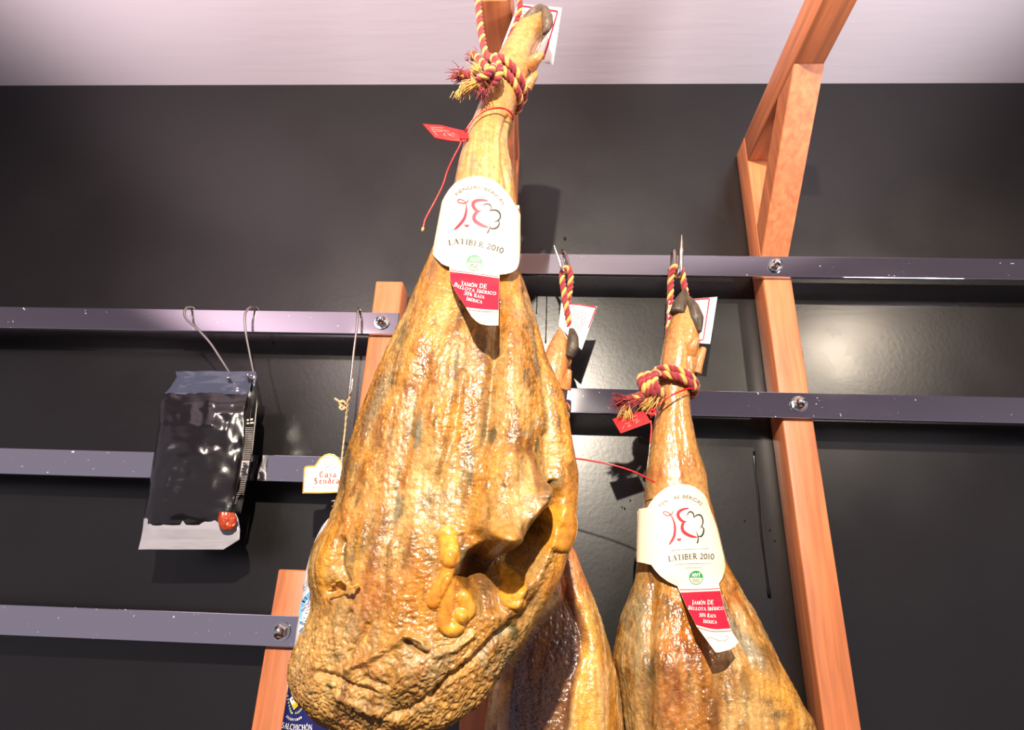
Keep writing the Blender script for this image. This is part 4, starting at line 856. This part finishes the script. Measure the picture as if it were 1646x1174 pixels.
# rope of the large ham
rp = thing('hanging_rope', at(785, 110, .54), 'red and yellow twisted rope knotted round the large ham trotter at top', 'rope', 'ropes the hams hang from')
k = mpp(780, 60, .54); mb = MB()
for q in yrope(A3([(763, -70, .556), (766, -30, .552), (769, 10, .547), (772, 40, .543), (776, 66, .538), (781, 88, .534), (789, 99, .531)]), 5.6*k, 9): mb.add(*q)
for q in yrope(A3([(765, -68, .562), (800, -40, .566), (826, -14, .570), (836, 3, .574), (832, 30, .582), (820, 60, .590)]), 5.2*k, 8): mb.add(*q)
mb.build('hanging_loop', RM, rp)
mb = MB()
for q in yrope(wrap((791, 113), (838, 147), .566, .025, 6*k), 6.6*k, 10): mb.add(*q)
for q in yrope(wrap((786, 126), (831, 160), .566, .025, 6*k), 6.4*k, 10, 1.0): mb.add(*q)
mb.build('ankle_wrap', RM, rp)
mb = MB()
for q in yrope(A3([(784, 92, .536), (795, 97, .526), (802, 110, .522), (799, 125, .522), (788, 135, .524), (774, 134, .526), (762, 126, .527), (750, 120, .528), (738, 122, .530)]), 7.0*k, 6): mb.add(*q)
for q in yrope(A3([(801, 130, .536), (792, 122, .520), (784, 112, .517), (776, 103, .520), (768, 95, .525), (760, 88, .530)]), 6.6*k, 5, 2.0): mb.add(*q)
for q in yrope(A3([(797, 104, .530), (790, 112, .512), (780, 122, .512), (770, 128, .517), (772, 138, .523), (777, 147, .527)]), 6.0*k, 5, 1.0): mb.add(*q)
mb.build('knot', RM, rp)
mb = MB()
dv = lambda a, b, y0, y1: at(b[0], b[1], y1)-at(a[0], a[1], y0)
fray(mb, at(745, 120, .529), dv((745, 120), (730, 122), .529, .529), 60, .011, .5, 0); fray(mb, at(764, 92, .528), dv((764, 92), (756, 84), .528, .53), 46, .009, .5, 0)
fray(mb, at(776, 144, .526), dv((776, 144), (776, 160), .526, .528), 44, .011, .4, 0); fray(mb, at(768, 132, .520), dv((768, 132), (736, 146), .52, .528), 60, .019, .28, 1); fray(mb, at(744, 141, .525), dv((744, 141), (735, 160), .525, .53), 30, .012, .35, 1)
fray(mb, at(770, 114, .514), dv((770, 114), (750, 96), .514, .52), 40, .015, .22, 1); fray(mb, at(766, 96, .520), dv((766, 96), (764, 74), .52, .53), 7, .014, .25, 1)
mb.build('frayed_end', RM, rp)
ap = at(764, -70, .5585); bx = (xc0+xc1)/2
V, Fc = tube(catmull([(bx, .592, ap[2]-.004), (bx, .574, ap[2]-.004), (bx-.006, .562, ap[2]-.006), (ap[0]+.004, .558, ap[2]-.0075), (ap[0]-.010, .555, ap[2]-.006), (ap[0]-.016, .553, ap[2]+.006)], 40), .0028, 10); obj('rope_hook', V, Fc, M['hook'], rackR)
# rope of the right-hand ham
rp2 = thing('hanging_rope', at(1085, 620, .80), 'red and yellow rope looped on the right ham and its pointed hook', 'rope', 'ropes the hams hang from')
k = mpp(1085, 560, .82); mb = MB()
for q in yrope(A3([(1066, 600, .868), (1072, 560, .874), (1076, 520, .878), (1077.5, 480, .878), (1078.5, 446, .874), (1082, 432, .872), (1088, 428.5, .871), (1094, 432, .872), (1097.5, 446, .874), (1101, 466, .876), (1106, 500, .878), (1110, 545, .876), (1108, 600, .870)]), 5.9*k, 15): mb.add(*q)
mb.build('hanging_loop', RM, rp2)
mb = MB()
for q in yrope(wrap((1059, 601), (1111, 622), .838, .030, 6*k, 0, 360), 6.4*k, 10): mb.add(*q)
for q in yrope(wrap((1052, 612), (1109, 630), .838, .031, 6*k, 0, 360), 6.6*k, 10, 2.0): mb.add(*q)
mb.build('ankle_wrap', RM, rp2)
mb = MB()
for x0, dx in ((1027, 0), (1037, 1), (1048, 2)):
    for q in yrope(A3([(x0+9, 606-dx*2, .806), (x0+4, 606-dx*2, .796), (x0+4, 616, .789), (x0+9, 627, .789), (x0+15, 634, .796), (x0+16, 630, .806)]), 6.6*k, 3, dx*1.3): mb.add(*q)
for q in yrope(A3([(1040, 630, .800), (1028, 637, .794), (1014, 643, .794), (1000, 647, .796)]), 6.8*k, 3): mb.add(*q)
mb.build('knot', RM, rp2)
mb = MB()
fray(mb, at(1010, 644, .794), dv((1010, 644), (990, 647), .794, .796), 110, .020, .42, 0, .0007); fray(mb, at(1030, 640, .793), dv((1030, 640), (1000, 650), .793, .795), 90, .026, .25, 0, .0007)
fray(mb, at(1010, 650, .794), dv((1010, 650), (1004, 672), .794, .796), 60, .019, .25, 1); fray(mb, at(1056, 636, .800), dv((1056, 636), (1028, 652), .800, .795), 46, .030, .2, 1); fray(mb, at(1062, 634, .799), dv((1062, 634), (1040, 658), .799, .797), 30, .024, .3, 1)
mb.build('frayed_end', RM, rp2)
# rope of the rear ham
rp3 = thing('hanging_rope', at(910, 470, .87), 'short red and yellow rope loop holding the ham half hidden at centre', 'rope', 'ropes the hams hang from')
mb = MB()
for q in yrope(A3([(911, 600, .884), (916, 560, .880), (915, 530, .872), (912.5, 505, .868), (908, 480, .868), (904.5, 455, .868), (903.5, 440, .868), (907, 433, .867), (912, 431, .867), (916.5, 437, .868), (917, 455, .870), (914, 480, .874), (912, 505, .877), (913, 530, .882), (910, 580, .886)]), 5.6*k, 14): mb.add(*q)
mb.build('hanging_loop', RM, rp3)
mb = MB()
for q in yrope(wrap((858, 655), (906, 658), .850, .028, 5*k), 6*k, 9): mb.add(*q)
for q in yrope(wrap((857, 666), (905, 670), .850, .028, 5*k), 6*k, 9, 1.0): mb.add(*q)
mb.build('ankle_wrap', RM, rp3)

# ------------------------------------------------------------------ red plastic seals
def seal_tag(ham, plate, yv, straps, marks, bead=None):
    Q = np.array(plate, float); G = at(Q[:, 0], Q[:, 1], np.array(yv)); V, Fc = prism(G, G+np.array([0, .0016, 0])); pl = obj('security_seal', V, Fc, M['red_plastic'], ham, False)
    bv = pl.modifiers.new('bevel', 'BEVEL'); bv.width = .0004; bv.segments = 2
    for pts, r in straps:
        P_ = catmull(A3(pts), 50); V, Fc = tube(P_, r, 8); obj('seal_strap', V, Fc, M['red_plastic'], pl)
    w = Flat()
    for q in marks: w.line(q, .9)
    ym = float(np.mean(yv)); A_ = np.c_[Q, np.ones(len(Q))]; co = np.linalg.lstsq(A_, np.array(yv), rcond=None)[0]
    w.build('embossed_print', M['pale_red'], pl, lambda x, y, l: at(x, y, co[0]*x+co[1]*y+co[2]-l), .0005); return pl
sl = seal_tag(large, [(679, 199), (708.6, 201), (731, 206.5), (751, 211), (754, 221), (746, 228), (722, 226), (699, 221.5)], [.542, .541, .540, .539, .539, .540, .541, .542],
    [([(748, 212, .538), (755, 200, .536), (766, 187, .534), (782, 177, .533), (800, 173.5, .534), (814, 176, .538), (823, 184, .548), (824, 193, .566), (815, 196, .589), (795, 200, .594), (772, 206, .586), (757, 212, .560), (750, 217, .541)], .0011),
     ([(742, 226, .540), (738, 236, .541), (728, 255, .542), (719, 275, .542), (712, 297, .543), (702, 318, .544), (690, 340, .545), (683, 354, .545), (679.5, 369, .546)], .0009)],
    [[(692, 204.5), (713, 206)], [(693, 207), (722, 211)], [(696, 211), (711, 211.5)], [(694, 208), (703, 217.5)], [(716, 213), (713, 216.5), (717, 219)], [(719, 214), (725, 218), (730, 219.5)], [(721, 218), (728, 213.5), (731, 217)]])
V, Fc = tube(A3([(680.2, 366, .546), (679.3, 369, .546), (678.6, 372, .546)]), [.0011, .0016, .0009], 8); obj('strap_bead', V, Fc, M['rope_yellow'], sl)
mb = MB()
for q in range(3): 
    x0 = 736+q*5; G = A3([(x0, 208+q, .5385), (x0+4, 209+q, .538), (x0+7, 223, .538), (x0+3, 222.5, .5385)]); mb.add(*prism(G, G+np.array([0, .001, 0])))
mb.build('seal_clasp', M['red_plastic'], sl, False)
sr = seal_tag(right, [(984.4, 673.7), (1010, 666.5), (1034, 660.4), (1040, 668), (1046.4, 679), (1022, 688), (997.7, 697), (990, 684)], [.803, .801, .799, .796, .792, .793, .794, .799],
    [([(1045, 668, .800), (1053, 656, .799), (1065, 645, .796), (1080, 635.5, .793), (1097, 628, .797), (1110, 624.5, .806), (1117, 629, .824), (1114, 637, .850), (1098, 643, .876), (1074, 650, .878), (1052, 660, .850), (1046, 672, .812)], .0013),
     ([(1046, 676, .801), (1047, 690, .801), (1045, 712, .801)], .0011)],
    [[(1000, 676), (1024, 668)], [(1004, 682), (1012, 679)], [(1012, 681), (1009, 687), (1015, 684)], [(1018, 677), (1025, 673), (1022, 681), (1028, 676)], [(1001, 690), (1003, 685)]])
th = np.linspace(0, 4*np.pi, 50); Cc = A3([(1048, 664, .798)])[0]; P_ = Cc+np.stack([np.cos(th)*.006*(1-th/20), -.0003*th, np.sin(th)*.005*(1-th/20)], 1); V, Fc = tube(P_, .0012, 7); obj('seal_clasp', V, Fc, M['red_plastic'], sr)
V, Fc = tube(catmull(A3([(868, 742, .800), (890, 737, .795), (923, 737.5, .788), (950, 741, .783), (985, 748, .779), (1020, 759, .777), (1053, 775.5, .778)]), 50), .0011, 8); obj('seal_strap', V, Fc, M['red_plastic'], rear)

# ------------------------------------------------------------------ hooks
def hook(label, pts, r, group='steel hooks on the rails', n=90, tip=True):
    P_ = catmull(A3(pts), n); rr = np.full(n, r); 
    if tip: rr[-14:] = r*np.linspace(1, .25, 14)
    t = thing('butcher_hook', P_[0], label, 'hook', group); V, Fc = tube(P_, rr, 12); obj('wire', V, Fc, M['hook'], t); return t
yb, yf_ = Y_RAIL+.012, Y_RAIL-.011
hook('short pointed steel hook holding the rope of the ham half hidden behind', [(906, 425, yb), (905, 412, yb), (904, 404, Y_RAIL), (906, 403.5, yf_+.002), (909.5, 410, yf_-.003), (914, 425, yf_-.008), (914, 436, .876), (909, 440, .866), (904, 434, .858), (898, 415, .852), (893, 402, .848), (890, 394, .846)], .0026)
h2 = hook('pointed steel hook holding the rope of the right-hand ham', [(1081, 430, yb), (1081.5, 415, yb), (1082, 406, yb-.006), (1083, 402.5, Y_RAIL), (1084, 405, yf_), (1084.5, 420, yf_-.003), (1085, 436, .880), (1087.5, 443, .872), (1090.5, 444, .864), (1093, 434, .857), (1094.6, 412, .850), (1095.4, 393, .846), (1095.8, 377, .843)], .0040)
hl = hook('long steel hook over the upper left rail holding the black pouch', [(408, 524, yb+.004), (411, 508, yb+.006), (414, 499, yb+.002), (411, 494, Y_RAIL+.002), (404, 493.5, yf_), (397, 499, yf_-.006), (393.5, 510, yf_-.008), (395, 535, yf_-.008), (400, 562, yf_-.010), (405, 588, yf_-.013), (407.5, 602, yf_-.016), (406, 611, yf_-.024), (400, 609, yf_-.032), (398, 601, yf_-.036)], .0019, tip=False)
hs = hook('long steel hook beside the left rack post holding the salami string', [(577, 533, yb+.002), (579, 514, yb+.004), (579, 502, yb), (577.5, 497, Y_RAIL), (575.5, 497.5, yf_), (575, 506, yf_-.006), (573, 530, yf_-.008), (569, 562, yf_-.010), (565, 600, yf_-.012), (561, 634, yf_-.016), (559.5, 642, yf_-.022), (560.5, 643, yf_-.030), (564, 632, yf_-.036), (566.5, 612, yf_-.038), (567, 608, yf_-.038)], .0019, tip=False)
hb = hook('steel hook with its lower bend at the far left corner of the black pouch', [(306, 524, yb+.004), (309, 508, yb+.006), (312, 499, yb+.002), (309, 494, Y_RAIL+.002), (302, 493.5, yf_), (297, 500, yf_-.006), (299, 512, yf_-.008), (318, 530, yf_-.010), (338, 552, yf_-.012), (354, 576, yf_-.014), (364, 592, yf_-.016), (373, 607, yf_-.022), (370, 612, yf_-.030), (366, 606, yf_-.036)], .0019, tip=False)

# ------------------------------------------------------------------ black vacuum pouch at the left
pouch = thing('vacuum_pouch', at(380, 600, .87), 'black glossy vacuum pouch of sliced meat hanging at the left edge', 'pouch')
def pillow(name, mt, rows, yc, parent, n=26, crink=.0022, fl=.5, seed=0):
    """bag panel lofted through rows (xl, xr, py, half thickness)"""
    R_ = np.array(rows, float); m_ = 60; t = np.linspace(0, 1, m_); tt = np.linspace(0, 1, len(R_)); c = [np.interp(t, tt, R_[:, i]) for i in range(4)]
    A, B_ = at(c[0], c[2], yc), at(c[1], c[2], yc); th = np.linspace(-np.pi, np.pi, n*2, endpoint=False); cx = np.cos(th); sy = np.sign(np.sin(th))*np.abs(np.sin(th))**1.2
    P_ = ((A+B_)/2)[:, None]+((B_-A)/2)[:, None]*cx[None, :, None]+np.array([0, 1.0, 0])*(c[3][:, None]*sy[None])[..., None]
    Vv = P_.reshape(-1, 3); nz = fbm(Vv*np.array([60, 60, 22])+seed, 3); nz2 = np.abs(fbm(Vv*np.array([120, 120, 40])+seed+5, 2)); Vv = Vv+np.array([.5, -1, .2])*((nz*crink)+nz2*crink*.7)[:, None]
    w_ = 2*n; Fc = [[i*w_+j, i*w_+(j+1) % w_, (i+1)*w_+(j+1) % w_, (i+1)*w_+j] for i in range(m_-1) for j in range(w_)]+[list(range(w_))[::-1], [(m_-1)*w_+j for j in range(w_)]]
    return obj(name, Vv, Fc, mt, parent), Vv.reshape(m_, w_, 3)
pillow('bag', M['film'], [(262, 402, 634, .004), (258, 404, 650, .012), (254, 401, 690, .018), (248, 395, 730, .020), (240, 386, 780, .020), (232, 376, 826, .016), (229, 371, 846, .010)], .868, pouch, crink=.003)
pillow('header', M['film_clear'], [(282, 412, 598, .0015), (284, 413, 606, .003), (274, 409, 622, .004), (262, 403, 636, .005)], .868, pouch, crink=.0022, seed=3)
pillow('clear_corner', M['window'], [(233, 377, 822, .005), (231, 383, 834, .009), (229, 386, 852, .008), (226, 385, 868, .004), (222, 359, 884, .0015)], .866, pouch, crink=.0012, seed=5)
pillow('meat_slices', M['chorizo'], [(352, 376, 824, .004), (350, 381, 834, .007), (352, 378, 846, .006), (356, 372, 852, .003)], .852, pouch, crink=.003, seed=8)
# gusset folded back along the right edge, printed with small white text
g_ = [(403, 612), (409, 634), (413, 645), (411, 668), (408, 700), (405, 728), (399, 760), (394, 790), (389, 812), (386, 826)]
g0 = [(404, 612), (398, 634), (392, 655), (391, 680), (391, 700), (388, 730), (384, 760), (379, 790), (373, 815), (371, 826)]
ga = catmull(g_, 50); g0a = catmull(g0, 50); t = np.linspace(0, 1, 12)
UV = g0a[:, None]*(1-t[None, :, None])+ga[:, None]*t[None, :, None]; wv = .0016*np.sin(np.linspace(0, 26, 50))[:, None]*np.sin(t*5)[None]
Gd = .851+.030*t[None]+wv; G = at(UV[..., 0], UV[..., 1], Gd); mb = MB(); mb.add(*sheet(G, (.0004, .0006, 0))); gus = mb.build('gusset', M['film'], pouch)
def Sg(x, y, lift):
    i = np.clip(np.asarray(y)*49, 0, 49); a = np.clip(np.asarray(x), 0, 1); i0 = np.floor(i).astype(int); i1 = np.minimum(i0+1, 49); f = i-i0
    u = (g0a[i0]*(1-a[:, None])+ga[i0]*a[:, None])*(1-f[:, None])+(g0a[i1]*(1-a[:, None])+ga[i1]*a[:, None])*f[:, None]
    wz = .0016*np.sin(i/49*26)*np.sin(a*5); return at(u[:, 0], u[:, 1], .851+.030*a+wz-lift-.0006)
w = Flat()
w.line([(.3, .30), (.8, .295)], .014); w.line([(.3, .325), (.9, .32)], .012)
yy = .36
while yy < .93:
    if .60 < yy < .72: yy += .008; 
    xx = .18
    while xx < .92:
        l_ = rng.uniform(.04, .16); w.line([(xx, yy), (min(xx+l_, .94), yy-.004)], .0042); xx += l_+.035
    yy += .0135
w.build('small_print', M['ink_white'], gus, Sg, .0004)
w = Flat(); w.rows([.60, .65, .70, .72], [(.14, .60), (.14, .72)], [(.9, .60), (.9, .72)]); w.build('white_block', M['ink_white'], gus, Sg, .0003)

# ------------------------------------------------------------------ wrapped salami with its string and tag
Ys = .848; xs, zs0 = X(503, 1174, Ys), 0
rS = 48*mpp(503, 1174, Ys)
sal = thing('salami', at(545, 840, Ys), 'salami in white and navy printed casing hanging half behind the large ham', 'salami')
def Scyl(x, y, lift):
    d = at(x, y, np.ones(np.shape(x)))-EYE; dx = d[..., 0]; a = dx*dx+1; b = -2*(dx*xs+Ys); c = xs*xs+Ys*Ys-(rS+lift)**2
    y_ = (-b-np.sqrt(np.maximum(b*b-4*a*c, 0)))/(2*a); return EYE+d*y_[..., None]
ztop = Z(536, 826, Ys); zb = Z(500, 1400, Ys); zz = np.concatenate([np.linspace(ztop, ztop-.075, 16), np.linspace(ztop-.08, zb+.05, 60), np.linspace(zb+.045, zb, 10)])
zn = Z(470, 1086, Ys-rS*.6)
t_ = np.clip((ztop-zz)/.085, 0, 1); rad = rS*(.16+.84*np.sqrt(1-(1-t_)**2)); rad *= np.clip((zz-zb)/.05, .02, 1)**.5
th = np.linspace(0, 2*np.pi, 72, endpoint=False); 
G = np.stack([xs+rad[:, None]*np.cos(th), Ys+rad[:, None]*np.sin(th), np.repeat(zz[:, None], 72, 1)], -1); G = G+(.0012*fbm(G.reshape(-1, 3)*np.array([60, 60, 18]), 3)).reshape(len(zz), 72, 1)*np.stack([np.cos(th), np.sin(th), 0*th], -1)[None]
Vv = G.reshape(-1, 3); Fc = [[(i+1)*72+j, (i+1)*72+(j+1) % 72, i*72+(j+1) % 72, i*72+j] for i in range(len(zz)-1) for j in range(72)]+[list(range(72)), [(len(zz)-1)*72+j for j in range(72)][::-1]]
mi = [1 if zz[i] < zn else 0 for i in range(len(zz)-1) for j in range(72)]+[0, 1]
cas = obj('casing', Vv, Fc, [M['white_film'], M['navy']], sal, True, mi)
LF = .0022
w = Flat(); w.line([(489, 1006), (496, 996), (500, 985), (505, 975), (514, 968), (526, 966), (545, 968)], [20, 34, 40, 44, 48, 50, 50], 40); w.build('blue_band', M['sky'], cas, Scyl, LF); w = Flat(); w.line([(484, 1012), (487, 1020), (490, 1026)], [3, 8, 14], 16); w.build('blue_band', M['sky'], cas, Scyl, LF); w = Flat(); w.line([(525, 860), (520, 872), (516, 884)], [3, 6, 4], 14)
w.build('blue_band', M['sky'], cas, Scyl, LF)
w = Flat(); w.line([(486, 977), (490, 973), (495, 970), (497, 962), (500, 953), (506, 948), (516, 947)], 1.6, 40); w.build('blue_line', M['steelblue'], cas, Scyl, LF+.0006); w = Flat(); w.line([(481, 1016), (486, 1010), (490, 1012), (492, 1019), (493, 1028), (497, 1036)], 1.8, 30); w.build('blue_line', M['steelblue'], cas, Scyl, LF+.0006); w = Flat(); w.line([(484, 980), (492, 978), (499, 970), (503, 960), (510, 954)], 1.0, 30)
w.sans('CO', [(489.5, 948), (496, 939), (502, 934)], 6); w.build('blue_lettering', M['steelblue'], cas, Scyl, LF+.0006); w = Flat(); w.line([(524, 866), (519, 876), (512, 884), (506, 888)], 1.4, 20); w.build('blue_line', M['steelblue'], cas, Scyl, LF+.0006); w = Flat(); w.line([(520, 880), (514, 890), (508, 892)], 1.0, 16); w.build('blue_line', M['steelblue'], cas, Scyl, LF+.0006); w = Flat(); w.line([(476, 1050), (478, 1042), (482, 1040)], 1.2, 12)
w.build('blue_line', M['steelblue'], cas, Scyl, LF+.0006)
w = Flat(); w.sans('CASA', [(491, 986), (500, 982.5), (512, 980), (524, 979)], 6.5, off=.02); w.sans('SENDRA', [(481, 997), (488, 1001.5), (496, 1003), (512, 1004), (530, 1003)], 11, off=.02)
w.line([(484, 979), (490, 975), (497, 972), (500, 962), (504, 955), (514, 950)], .9, 30); w.line([(480, 1013), (488, 1007), (494, 1016), (496, 1030)], .9, 24)
w.build('white_lettering', M['ink_white'], cas, Scyl, LF+.0012)
w = Flat(); w.poly([(476.5, 1111.5), (486.5, 1127.5), (472.3, 1142), (465.3, 1124.5)])
w.stroke_text('DESDE', [(459.5, 1153), (465, 1157.5), (472.5, 1159.3)], 3.6); w.sans('1849', [(474.5, 1159.4), (480, 1158.2), (486, 1155)], 3.8)
w.stroke_text('SALCHICHÓN', [(452, 1170), (462, 1172.5), (480, 1174.5), (502.5, 1174.5)], 9.0)
w.line([(469.5, 1090), (463.5, 1099), (461.5, 1112)], .7, 10)
w.build('white_print', M['ink_white'], cas, Scyl, LF)
w = Flat()
w.poly([(476.3, 1112), (481, 1119.5), (474.6, 1125.4), (471.4, 1118)]); w.poly([(475.6, 1127), (480.2, 1134), (472.5, 1141.4), (469, 1133.4)]); w.build('crest_stripes', M['yellow'], cas, Scyl, LF+.0006)
w = Flat()
for q in range(3):
    w.line([(474+q*2, 1114.5+q*1.5), (473+q*2.1, 1121+q*.8)], .6); w.line([(472+q*2.4, 1134.5-q*1.6), (471.6+q*2.4, 1139-q*1.5)], .6)
for cx, cy in ((470, 1124.5), (480.8, 1126.3)):
    w.line([(cx-1.6, cy), (cx+1.6, cy)], 1.1); w.line([(cx, cy-1.7), (cx, cy+1.7)], 1.1)
w.build('crest_red', M['ink_red'], cas, Scyl, LF+.001)
w = Flat()
for a in np.linspace(0, 1, 9):
    for sx, x0, x1 in ((-1, 470.5, 462.3), (1, 474.5, 491.5)):
        px_ = x0+(x1-x0)*a**.8; py_ = 1148-(22 if sx > 0 else 34)*a**1.5; w.line([(px_, py_), (px_+sx*1.2, py_-3.2)], [.4, 2.2, .3], 6); w.line([(px_, py_), (px_+sx*2.6, py_-.6)], [.3, 1.8, .3], 6)
w.build('laurel', M['leaf'], cas, Scyl, LF+.0003)
w = Flat(); w.line([(521, 1153), (526, 1163), (530, 1176)], 1.6, 12); w.build('gold_line', M['gold'], cas, Scyl, LF); w = Flat(); w.line([(540, 1164), (543, 1176)], [8, 9], 6); w.build('teal_stripe', M['teal'], cas, Scyl, LF)
mb = MB()
for off, pts in ((0, [(563, 637, .855), (560, 645, .856), (556, 680, .862), (552, 715, .858), (547, 760, .852), (543, 800, .849), (540, 826, .848)]), (1, [(560, 641, .850), (557.5, 650, .852), (554.5, 690, .860), (550, 730, .855), (545, 775, .849), (541, 826, .847)])):
    P_ = catmull(A3(pts), 110); T, N, B_ = frames(P_); a = np.linspace(0, 60, 110)
    for q in (0, np.pi): V, Fc = tube(P_+(np.cos(a+q)[:, None]*N+np.sin(a+q)[:, None]*B_)*.0006, .0008, 6); mb.add(V, Fc)
kc = at(551, 650, .850); th2 = np.linspace(0, 4.4*np.pi, 60); P_ = kc+np.stack([np.cos(th2)*.0042+.001*np.sin(th2*.7), -.0035*np.sin(th2*.9), np.sin(th2)*.0036-.0012*np.cos(th2*.5)], 1); V, Fc = tube(P_, .0015, 7); mb.add(V, Fc)
for pts in ([(550, 650, .85), (544, 645, .848), (538, 641, .848)], [(551, 652, .85), (546, 655, .848), (550, 659, .847), (555, 655, .848)]): V, Fc = tube(catmull(A3(pts), 16), .0018, 7); mb.add(V, Fc)
fray(mb, at(545, 806, .846), (-.8, 0, -.3), 14, .006, .4, 0, .0004)
strg = mb.build('twine', M['twine'], sal)
# tag
TP = [(486.3, 793.5), (488.5, 754), (490, 750.6), (494, 749.4), (506, 749), (509, 745), (514, 737), (521, 731.6), (529, 729.3), (537, 730.6), (544, 736), (549, 744.5), (551, 754), (550.6, 770), (549.5, 792), (530, 793), (510, 793.6)]
Yt = .842
St = lambda x, y, l: at(x, y, Yt+.00008*(np.asarray(x)-486)-l)
Q = np.array(TP); Gt = St(Q[:, 0], Q[:, 1], 0.0); V, Fc = prism(Gt, Gt+np.array([0, .0007, 0])); tg = obj('hang_tag', V, Fc, M['card'], sal, False)
w = Flat(); w.line([(x+(518-x)*.03, y+(764-y)*.045) for x, y in TP+[TP[0]]], 2.2); w.build('gold_edge', M['gold'], tg, St, .0005)
w = Flat(); w.line(arc(527.5, 745.5, 13, 10.5, 0, 360, 40), .7); w.line(arc(527.5, 745.5, 11, 8.6, 0, 360, 40), .35); w.line([(521, 742), (524, 750), (527, 752)], 1.0, 10); w.line([(527, 752), (533, 747), (532, 741)], .8, 10); w.line([(523, 741), (529, 744)], .7)
w.line([(497, 764), (504, 759), (510, 756)], .5, 10); w.build('grey_print', M['ink_grey'], tg, St, .0006)
w = Flat(); w.stroke_text('Casa', [(512.5, 767.6), (542, 767.4)], 9.4, G=FR, bold=1.1); w.stroke_text('Sendra', [(503.8, 778.2), (546.5, 777.6)], 9.6, G=FR, bold=1.1); w.build('blackletter', M['ink_orange'], tg, St, .0007)
w = Flat(); w.sans('SALCHICHÓN EXTRA', [(501.5, 785.5), (546.5, 786)], 3.6); w.build('tag_lettering', M['ink_orange'], tg, St, .0006)
# ------------------------------------------------------------------ light
def spot(name, loc, target, power, colour, size, rad, blend=.5):
    l = bpy.data.lights.new(name, 'SPOT'); l.energy = power; l.color = colour; l.spot_size = math.radians(size); l.spot_blend = blend; l.shadow_soft_size = rad
    o = bpy.data.objects.new(name, l); COL.objects.link(o); o.location = Vector(loc)
    o.rotation_euler = (Vector(target)-Vector(loc)).to_track_quat('-Z', 'Y').to_euler(); return o
spot('ceiling_spot', (-.04, -1.05, 2.54), (.02, .6, 1.75), 262, (1, .88, .72), 80, .02)
spot('ceiling_spot', (-.75, -.50, 2.58), (-.35, .9, 1.7), 8, (1, .80, .74), 90, .04)
spot('ceiling_spot', (1.15, -.35, 2.58), (.3, .85, 1.4), 22, (1, .84, .66), 80, .022)
spot('added_uplight', (-1.15, .15, 1.95), (-.45, .78, 2.57), 34, (1, .82, .86), 80, .15, 1.0)  # added pinkish lamp out of view, aimed up to brighten the ceiling at left
spot('added_uplight', (1.05, .10, 1.95), (.25, .80, 2.57), 36, (.98, .94, 1), 80, .15, 1.0)  # second added lamp, unseen, lifts the ceiling brightness at right
spot('added_uplight', (-1.7, -.6, 1.9), (-.85, -.2, 2.57), 75, (1, .78, .86), 70, .15, 1.0)  # unseen pink lamp added to light the ceiling mirrored in the left rails
w = bpy.data.worlds.new('room_light'); SC.world = w; w.use_nodes = True
bg = w.node_tree.nodes['Background']; bg.inputs[0].default_value = (.82, .72, .86, 1); bg.inputs[1].default_value = .30
SC.view_settings.view_transform = 'Standard'; SC.view_settings.look = 'None'; SC.view_settings.gamma = 1.0
SC.view_settings.use_curve_mapping = False; SC.view_settings.exposure = 0.6
